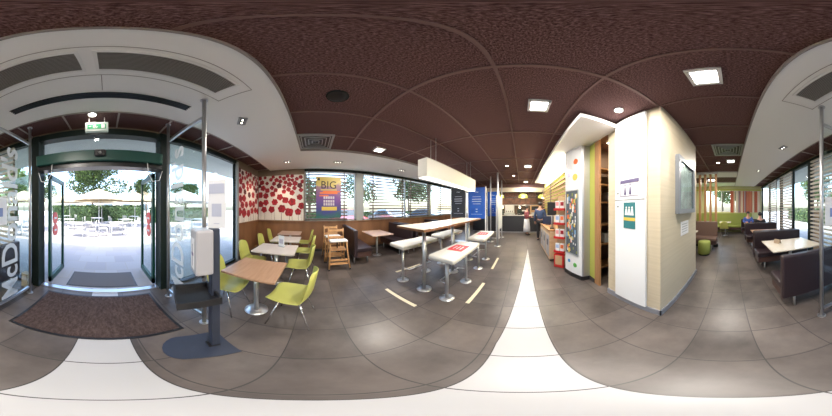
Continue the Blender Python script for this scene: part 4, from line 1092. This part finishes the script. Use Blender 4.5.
def person(label, loc, rz, H_, top, legs, pose='stand', shoes=None, hairm=None, longdress=False, arms=None):
    k = H_/1.75
    t = thing('person', label, 'person', loc, rz)
    def P(x, y, z): return (x*k, y*k, z*k)
    if pose == 'stand':
        hip = .93; dz = 0
        L = [[(P(0, 0, .95), .10*k), (P(s*.09, 0, .88), .095*k), (P(s*.10, .01, .50), .062*k), (P(s*.10, -.01, .10), .040*k), (P(s*.11, .10, .04), .035*k)] for s in (-1, 1)]
        sp = [(P(0, 0, .95), .10*k), (P(0, .0, 1.15), (.10*k, .08*k)), (P(0, -.01, 1.36), (.12*k, .085*k)), (P(0, -.01, 1.47), .06*k), (P(0, .01, 1.53), .05*k)]
        sh = 1.40
    else:
        L = [[(P(0, 0, .55), .10*k), (P(s*.09, .02, .53), .095*k), (P(s*.12, .36, .54), .065*k), (P(s*.12, .34, .10), .042*k), (P(s*.12, .44, .04), .035*k)] for s in (-1, 1)]
        sp = [(P(0, 0, .55), .10*k), (P(0, .0, .75), (.10*k, .08*k)), (P(0, .03, .97), (.12*k, .085*k)), (P(0, .04, 1.07), .06*k), (P(0, .06, 1.13), .05*k)]
        sh = 1.0
    yo = sp[2][0][1]
    A = []
    for s in (-1, 1):
        if pose == 'stand':
            if arms == 'bent': el = (s*.25, -.02, 1.12); wr = (s*.18, .2, 1.10)
            else: el = (s*.25, -.02, 1.12); wr = (s*.26, .05, .88)
        else: el = (s*.26, .12, .80); wr = (s*.14, .28, .80)
        A.append([(sp[2][0], sp[2][1]), (P(s*.19, yo/k, sh), .055*k), (P(*el), .042*k), (P(*wr), .028*k)])
    hands = []
    for a in A:
        w = a[-1][0]; d = Vector(w)-Vector(a[-2][0]); hands += hand(1, w, d)
    hc = Vector(sp[-1][0])+Vector((0, .015*k, .10*k))
    head = [[(sp[-1][0], .05*k), (tuple(hc+Vector((0, -.005, -.03*k))), .075*k), (tuple(hc+Vector((0, -.005, .045*k))), .082*k), (tuple(hc+Vector((0, -.005, .10*k))), .045*k)],
            [(tuple(hc+Vector((0, -.005, -.03*k))), .075*k), (tuple(hc+Vector((0, .085*k, -.01*k))), .014*k)]]
    body = skinmesh('body', [sp]+L+A+hands+head, SKIN, t)
    f = bm_()
    for s in (-1, 1): ball(f, tuple(hc+Vector((s*.03*k, .075*k, .015*k))), .009*k, 0, 1)
    obj('eyes', f, BLACK, t)
    f = bm_(); box(f, hc.x-.022*k, hc.x+.022*k, hc.y+.068*k, hc.y+.082*k, hc.z-.052*k, hc.z-.044*k); obj('mouth', f, REDP, t)
    g = lambda ch, e: [(p, (tuple(x+e for x in r) if hasattr(r, '__len__') else r+e)) for p, r in ch]
    skinmesh('jacket' if arms != 'bent' else 'top', [g(sp[:3], .055*k)]+[[(a[0][0], tuple(v+.055*k for v in sp[2][1]))]+g(a[1:], .02*k) for a in A], top, t)
    if longdress:
        b = bm_(); lathe(b, [(.15*k, .98*k), (.17*k, .8*k), (.2*k, .45*k), (.21*k, .22*k), (.19*k, .22*k)], 20); obj('long_apron', b, legs, t)
    else:
        skinmesh('trousers', [[(sp[0][0], .135*k)]+g(l[1:4], .014*k) for l in L], legs, t)
    for l in L:
        b = bm_(); p = l[-1][0]; ball(b, (p[0], p[1]-.03, .045), (.05*k, .14*k, .045)); obj('shoe', b, shoes or BLACK, t)
    b = bm_(); ball(b, tuple(hc+Vector((0, -.025*k, .045*k))), (.093*k, .095*k, .092*k), 0, 3); obj('hair', b, hairm or HAIR, t)
    return t
CLB = mat('jacket_blue', (.03, .055, .13), .7); BLK = mat('trousers_black', (.012, .012, .015), .8); BURG = mat('top_burgundy', (.22, .05, .07), .8); WHC = mat('cloth_white', (.62, .64, .70), .8); RBL = mat('shirt_blue', (.06, .12, .42), .8)
person('standing person in a dark blue jacket and black trousers beside the wooden counter', (.88-.42, 6.95, 0), radians(80), 1.76, CLB, BLK)
for o in bpy.data.objects:
    if o.name == 'person': o.location = (.82, 5.95, 0); o.rotation_euler = (0, 0, radians(-25))
person('standing person in burgundy top and long white skirt near the counter', (.26, 7.25, 0), radians(-70), 1.60, BURG, WHC, arms='bent', longdress=True)
person('seated dark haired person in a black top, seen among the booths', (5.60, -1.30, .0), radians(-90), 1.70, BLK, BLK, 'sit')
person('seated person in a bright blue shirt at the farthest booth', (6.95, -.95, .0), radians(90), 1.70, RBL, mat('jeans', (.08, .11, .2), .8), 'sit')

# ------------------------------------------------------------------ outside: parasols, tables, hedge, trees, cars
def parasol(x, y, h, r, m, label, name='parasol'):
    t = thing(name, label, 'parasol', (x, y, -.02), random.uniform(0, .8), None)
    b = bm_(); n = 8; rim = []; apex = b.verts.new((0, 0, h))
    for k in range(n): rim.append(b.verts.new((r*cos(2*pi*k/n), r*sin(2*pi*k/n), h-.62)))
    low = [b.verts.new((v.co.x*.995, v.co.y*.995, v.co.z-.14)) for v in rim]
    for k in range(n): b.faces.new((apex, rim[k], rim[(k+1) % n])); b.faces.new((rim[k], low[k], low[(k+1) % n], rim[(k+1) % n]))
    o = obj('canopy', b, m, t); sm = o.modifiers.new('s', 'SOLIDIFY'); sm.thickness = .01
    b = bm_(); cyl(b, (0, 0, .06), (0, 0, h-.02), .028, n=12); obj('pole', b, STAIN, t)
    b = bm_(); box(b, -.28, .28, -.28, .28, 0, .07, bev=.01); obj('base', b, GREYB, t)
    for k in range(n):
        b = bm_(); a = 2*pi*k/n; cyl(b, (0, 0, h-.12), (r*.95*cos(a), r*.95*sin(a), h-.66), .009, n=6); obj('rib', b, STAIN, t)
    return t
PS = [(.45, -8.4, 2.75, 1.6, PARA, 'cream parasol in the middle of the doorway view'), (-2.3, -10.4, 2.8, 1.6, PARA, 'cream parasol right of the doorway centre'), (3.0, -10.7, 2.75, 1.55, PARA, 'cream parasol left of the doorway centre'),
      (5.2, -7.3, 2.7, 1.6, PARA, 'cream parasol beyond the glass lettering screen'), (.4, -12.5, 2.8, 1.45, PARA, 'farthest cream parasol seen through the doorway'), (-4.6, -6.9, 2.65, 1.6, PARAG, 'grey parasol outside the glazing by the sanitiser stand'), (-8.2, -8.2, 2.65, 1.6, PARAG, 'second grey parasol farther left outside the glazing')]
for p in PS: parasol(*p)
def terrace_table(x, y, rz, label):
    t = thing('terrace_table', label, 'outdoor table', (x, y, -.02), rz, 'white terrace tables')
    b = bm_(); box(b, -.4, .4, -.4, .4, .72, .75, bev=.006); obj('tabletop', b, STAIN, t)
    for sx in (-1, 1):
        for sy in (-1, 1):
            b = bm_(); cyl(b, (sx*.34, sy*.34, .72), (sx*.37, sy*.37, 0), .017, n=8); obj('leg', b, STAIN, t)
    return t
def terrace_chair(label):
    t = thing('terrace_chair', label, 'outdoor chair', (0, 0, -.02), 0, 'white terrace chairs')
    b = bm_()
    for k in range(6): box(b, -.21, .21, -.20+.07*k, -.145+.07*k, .43, .445)
    obj('seat', b, STAIN, t)
    b = bm_()
    for k in range(4): box(b, -.21, .21, -.235, -.22, .55+.08*k, .60+.08*k)
    obj('backrest', b, STAIN, t)
    for sx in (-1, 1):
        b = bm_(); tube(b, [(sx*.2, -.25, 0), (sx*.2, -.21, .44), (sx*.2, -.245, .87)], .012); obj('leg', b, STAIN, t)
        b = bm_(); cyl(b, (sx*.2, .2, .44), (sx*.2, .23, 0), .012, n=8); obj('leg', b, STAIN, t)
    return t
tc0 = None; cnt = 0
TT = [(1.5, -6.7, 'nearest left in the doorway'), (-.6, -7.0, 'nearest right in the doorway'), (2.6, -8.9, 'behind the nearest left table'), (-1.3, -9.0, 'under the right parasol'), (.7, -10.4, 'in the centre of the doorway'), (-3.2, -5.8, 'outside, behind the sanitiser stand'),
      (-6.0, -7.2, 'farther left outside the glazing'), (4.6, -5.6, 'outside beyond the glass lettering screen'), (3.9, -12.6, 'far back left of the doorway'), (-2.6, -12.2, 'far back right of the doorway')]
for i, (x, y, w) in enumerate(TT):
    terrace_table(x, y, .1*i, 'white terrace table '+w)
    for s, sd in ((1, 'left'), (-1, 'right')):
        lb = 'white terrace chair, %s side, of the table %s' % (sd, w)
        if tc0 is None: tc0 = terrace_chair(lb); c = tc0
        else: c = copy_tree(tc0); c['label'] = lb
        c.location = (x+s*.76, y, -.02); c.rotation_euler = (0, 0, s*pi/2+.1*i)
def leaves(b, c, r, n, size, rnd):
    for _ in range(n):
        v = Vector((rnd.gauss(0, 1), rnd.gauss(0, 1), rnd.gauss(0, 1))).normalized()*rnd.uniform(.55, 1.0)
        p = Vector((c[0]+v.x*r[0], c[1]+v.y*r[1], c[2]+v.z*r[2]))
        a = Vector((rnd.uniform(-1, 1), rnd.uniform(-1, 1), rnd.uniform(-1, 1))).normalized(); q = a.orthogonal().normalized(); s = size*rnd.uniform(.6, 1.3)
        b.faces.new([b.verts.new(p+a*s), b.verts.new(p+q*s*.5), b.verts.new(p-a*s), b.verts.new(p-q*s*.5)]).material_index = 0 if rnd.random() < .6 else 1
def tree(x, y, h, r, label, seed, name='tree', dens=1.0, m=(None, None)):
    rnd = random.Random(seed); t = thing(name, label, 'tree', (x, y, -.02))
    b = bm_(); tube(b, [(0, 0, 0), (.1, .05, h*.25), (-.05, .1, h*.5), (.05, 0, h*.75)], .14, 10)
    for k in range(5): a = rnd.uniform(0, 6.28); z = h*rnd.uniform(.35, .6); tube(b, [(0, .05, z), (cos(a)*r*.4, sin(a)*r*.4, z+h*.1), (cos(a)*r*.75, sin(a)*r*.75, z+h*.18)], .05, 6)
    obj('trunk', b, BARK, t)
    b = bm_()
    for k in range(11):
        a = rnd.uniform(0, 6.28); d = rnd.uniform(.1, .72)*r
        leaves(b, (cos(a)*d, sin(a)*d, h*rnd.uniform(.48, .90)), (r*.46, r*.46, h*.15), int(380*dens), .15, rnd)
    obj('crown', b, [m[0] or LEAF, m[1] or LEAF2], t)
tree(1.7, -17.6, 8.0, 4.6, 'broad leafy tree filling the top of the doorway view', 1, dens=2.2)
tree(-6.8, -21.5, 7.6, 2.8, 'leafy tree behind the hedge to the right of the doorway view', 2, dens=1.3)
tree(10.6, -18.5, 7.6, 3.2, 'tree beyond the door leaf on the booth side', 3)
tree(-9.6, -14.0, 5.0, 2.6, 'small tree outside the glazing by the poppy mural', 4)
tree(8.3, -10.6, 5.4, 2.2, 'tree outside the right windows near the booths', 5, m=(LEAF2, LEAF2))
tree(14.6, -11.5, 6.0, 2.6, 'tree farther right outside the booth windows', 6)
tree(-13.5, -.5, 5.2, 2.6, 'tree across the parking behind the purple poster', 7, dens=.5)
tree(-16, 5.5, 6.0, 3.2, 'tree across the parking opposite the grey mullion', 8, dens=.5)
tree(-14.5, 12.5, 6.0, 3.2, 'tree across the parking behind the hanging lamp', 9)
tree(16.5, .9, 5.8, 3.0, 'tree outside the end wall window', 10, m=(LEAF2, LEAF2))
def hedge(x0, x1, y0, y1, h, label, seed, n=2600):
    rnd = random.Random(seed); t = thing('hedge', label, 'hedge', ((x0+x1)/2, (y0+y1)/2, -.02)); w, d = (x1-x0)/2, (y1-y0)/2
    b = bm_()
    for _ in range(n):
        p = Vector((rnd.uniform(-w, w), rnd.uniform(-d, d), rnd.uniform(.05, h)))
        f = rnd.randrange(3)
        if f == 0: p.y = rnd.choice((-d, d))*rnd.uniform(.92, 1.05) if w > d else p.y
        if f == 0 and w <= d: p.x = rnd.choice((-w, w))*rnd.uniform(.92, 1.05)
        if f == 1: p.z = h*rnd.uniform(.95, 1.04)
        a = Vector((rnd.uniform(-1, 1), rnd.uniform(-1, 1), rnd.uniform(-1, 1))).normalized(); q = a.orthogonal().normalized(); s = .11*rnd.uniform(.6, 1.3)
        b.faces.new([b.verts.new(p+a*s), b.verts.new(p+q*s*.5), b.verts.new(p-a*s), b.verts.new(p-q*s*.5)]).material_index = rnd.choice((0, 0, 1))
    obj('foliage', b, [LEAF, LEAF2], t)
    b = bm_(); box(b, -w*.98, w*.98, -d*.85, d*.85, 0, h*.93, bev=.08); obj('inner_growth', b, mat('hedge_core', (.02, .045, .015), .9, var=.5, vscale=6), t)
hedge(-4.2, 6.2, -15.2, -14.2, 1.75, 'long dark hedge closing the terrace behind the doorway tables', 1, 4200)
hedge(-14.5, -4.3, -13.0, -12.0, 1.5, 'hedge outside the glazing on the sanitiser side', 2, 3000)
hedge(6.5, 16, -8.4, -7.4, 1.4, 'hedge outside the right booth windows', 3, 3000)
hedge(-12.6, -11.8, -4, 14, 1.1, 'low hedge along the far edge of the parking', 4, 4200)
# building across the terrace
t = thing('terrace_pavilion', 'low white pavilion behind the hedge', 'building', (0, -28, 0))
b = bm_(); box(b, -10, 9, -2, 2, 0, 3.2); obj('wall', b, STAIN, t)
b = bm_(); box(b, -10.3, 9.3, -2.3, 2.3, 3.2, 3.5); obj('roof', b, GREYB, t)
for k in range(5):
    b = bm_(); box(b, -8.5+3.6*k, -6.8+3.6*k, 2.0, 2.03, 1.0, 2.3); obj('window', b, mat('pavilion_glass', (.1, .14, .18), .1), t)
def car(loc, rz, m, label):
    t = thing('parked_car', label, 'car', loc, rz)
    side = [(-2.05, .35), (-2.1, .62), (-1.95, .88), (-1.2, .98), (-.6, 1.38), (.6, 1.42), (1.25, 1.02), (1.95, .92), (2.1, .6), (2.05, .35)]
    b = bm_()
    def loop(y, s, z=1): return [b.verts.new((x, y, zz if zz < .95 or s == 1 else .95+(zz-.95)*1)) for x, zz in side]
    a = loop(-.82, 1); a2 = loop(.82, 1)
    for v in a+a2:
        if v.co.z > 1.2: v.co.y *= .80
    n = len(side)
    for i in range(n): b.faces.new((a[i], a[(i+1) % n], a2[(i+1) % n], a2[i]))
    b.faces.new(a); b.faces.new(a2[::-1]); obj('body', b, m, t)
    b = bm_()
    for s in (-1, 1):
        v = [(-1.0, s*.80, 1.02), (-.52, s*.68, 1.33), (.5, s*.68, 1.36), (1.0, s*.79, 1.06)]
        v = [Vector(p)+Vector((0, s*.012, 0)) for p in v]; w = [p-Vector((0, s*.03, 0)) for p in v]
        vv = [b.verts.new(p) for p in v]; ww = [b.verts.new(p) for p in w]
        b.faces.new(vv); b.faces.new(ww[::-1])
        for i in range(4): b.faces.new((vv[i], vv[(i+1) % 4], ww[(i+1) % 4], ww[i]))
    for q in (((-1.17, .99), (-.64, 1.36), -1), ((.64, 1.39), (1.22, 1.03), 1)):
        (x0, z0), (x1, z1), _ = q
        vv = [b.verts.new((x0, -.62, z0+.012)), b.verts.new((x0, .62, z0+.012)), b.verts.new((x1, .62, z1+.012)), b.verts.new((x1, -.62, z1+.012))]; b.faces.new(vv)
    obj('window_glass', b, mat('car_glass', (.02, .03, .04), .05), t)
    for x in (-1.3, 1.3):
        for s in (-1, 1):
            b = bm_(); cyl(b, (x, s*.70, .31), (x, s*.86, .31), .31, n=22); wh = obj('wheel', b, BLACK, t)
            b = bm_(); cyl(b, (x, s*.85, .31), (x, s*.87, .31), .19, n=16); obj('hubcap', b, STEEL, wh)
    for s in (-1, 1):
        b = bm_(); box(b, 2.02, 2.11, s*.62-.15, s*.62+.15, .66, .78, bev=.02); obj('headlight', b, PAPER, t)
car((-8.6, 9.6, -.02), .1, mat('car_navy', (.02, .035, .07), .2, coat=1), 'dark parked car seen through the louvre beside the hanging lamp')
car((-8.8, 5.6, -.02), .08, mat('car_silver', (.5, .52, .55), .2, .5, coat=1), 'silver parked car outside the middle left window')
car((-9.0, 2.2, -.02), .05, mat('car_red', (.4, .03, .03), .2, coat=1), 'red parked car outside beyond the grey mullion')
t = thing('reflection_post', 'upright wooden post standing in for a reflection in the right windows', 'post', (3.35, -2.45, -.02))  # solid post added in place of a wood-coloured reflection in the glass
b = bm_(); box(b, -.14, .14, -.12, .12, .0, 1.42, bev=.01); obj('post_body', b, OAKS, t)
b = bm_(); box(b, -.16, .16, -.14, .14, 1.42, 1.46, bev=.01); obj('cap', b, DARKF, t)

# ------------------------------------------------------------------ lighting
w = bpy.data.worlds.new('sky'); S.world = w; w.use_nodes = True
nt = w.node_tree; bg = nt.nodes['Background']; sk = nt.nodes.new('ShaderNodeTexSky'); sk.sky_type = 'NISHITA'
sk.sun_disc = False; sk.sun_elevation = radians(62); sk.sun_rotation = radians(10); sk.air_density = 1.0; sk.dust_density = 1.5; sk.ozone_density = 1.2
nt.links.new(sk.outputs[0], bg.inputs[0]); sk.dust_density = 3; bg.inputs[1].default_value = .72
l = bpy.data.lights.new('sun', 'SUN'); l.energy = 5; l.angle = radians(.6); l.color = (1, .96, .9)
o = bpy.data.objects.new('sun', l); COL.objects.link(o); o.rotation_euler = (radians(-28), radians(8), 0)   # from +Y, high
# soft light from the lit canopy coves (strip lamps the canopy has)
t = thing('cove_light', 'slim strip light along the top of the slatted screen under the canopy', 'strip light', (1.19, 4.9, 2.52))
b = bm_(); box(b, -.025, .035, -2.1, 2.1, 0, .03); obj('housing', b, WHITEP, t)
b = bm_(); box(b, -.018, .028, -2.08, 2.08, .03, .036); obj('diffuser', b, mat('cove_glow', (1, 1, 1), .5, emit=4, ecol=(1, .93, .75)), t)
area('cove_glow_light', (0, 0, .045), .05, 80, col=(1, .93, .78), rot=(pi, 0, 0), sy=4.1, parent=t)

# ------------------------------------------------------------------ camera
cd = bpy.data.cameras.new('camera'); cam = bpy.data.objects.new('camera', cd); COL.objects.link(cam)
cam.location = (0, 0, 1.5); cam.rotation_euler = (pi/2, 0, radians(106*360/832))
cd.type = 'PANO'; cd.clip_start = .05; cd.clip_end = 300
if hasattr(cd, 'panorama_type'): cd.panorama_type = 'EQUIRECTANGULAR'
else: cd.cycles.panorama_type = 'EQUIRECTANGULAR'
S.camera = cam
S.view_settings.view_transform = 'Standard'; S.view_settings.look = 'None'; S.view_settings.gamma = 1; S.view_settings.exposure = .95
S.view_settings.use_curve_mapping = False
S.cycles.max_bounces = 10; S.cycles.diffuse_bounces = 6; S.cycles.transparent_max_bounces = 24; S.cycles.use_denoising = True
S.cycles.caustics_reflective = False; S.cycles.caustics_refractive = False
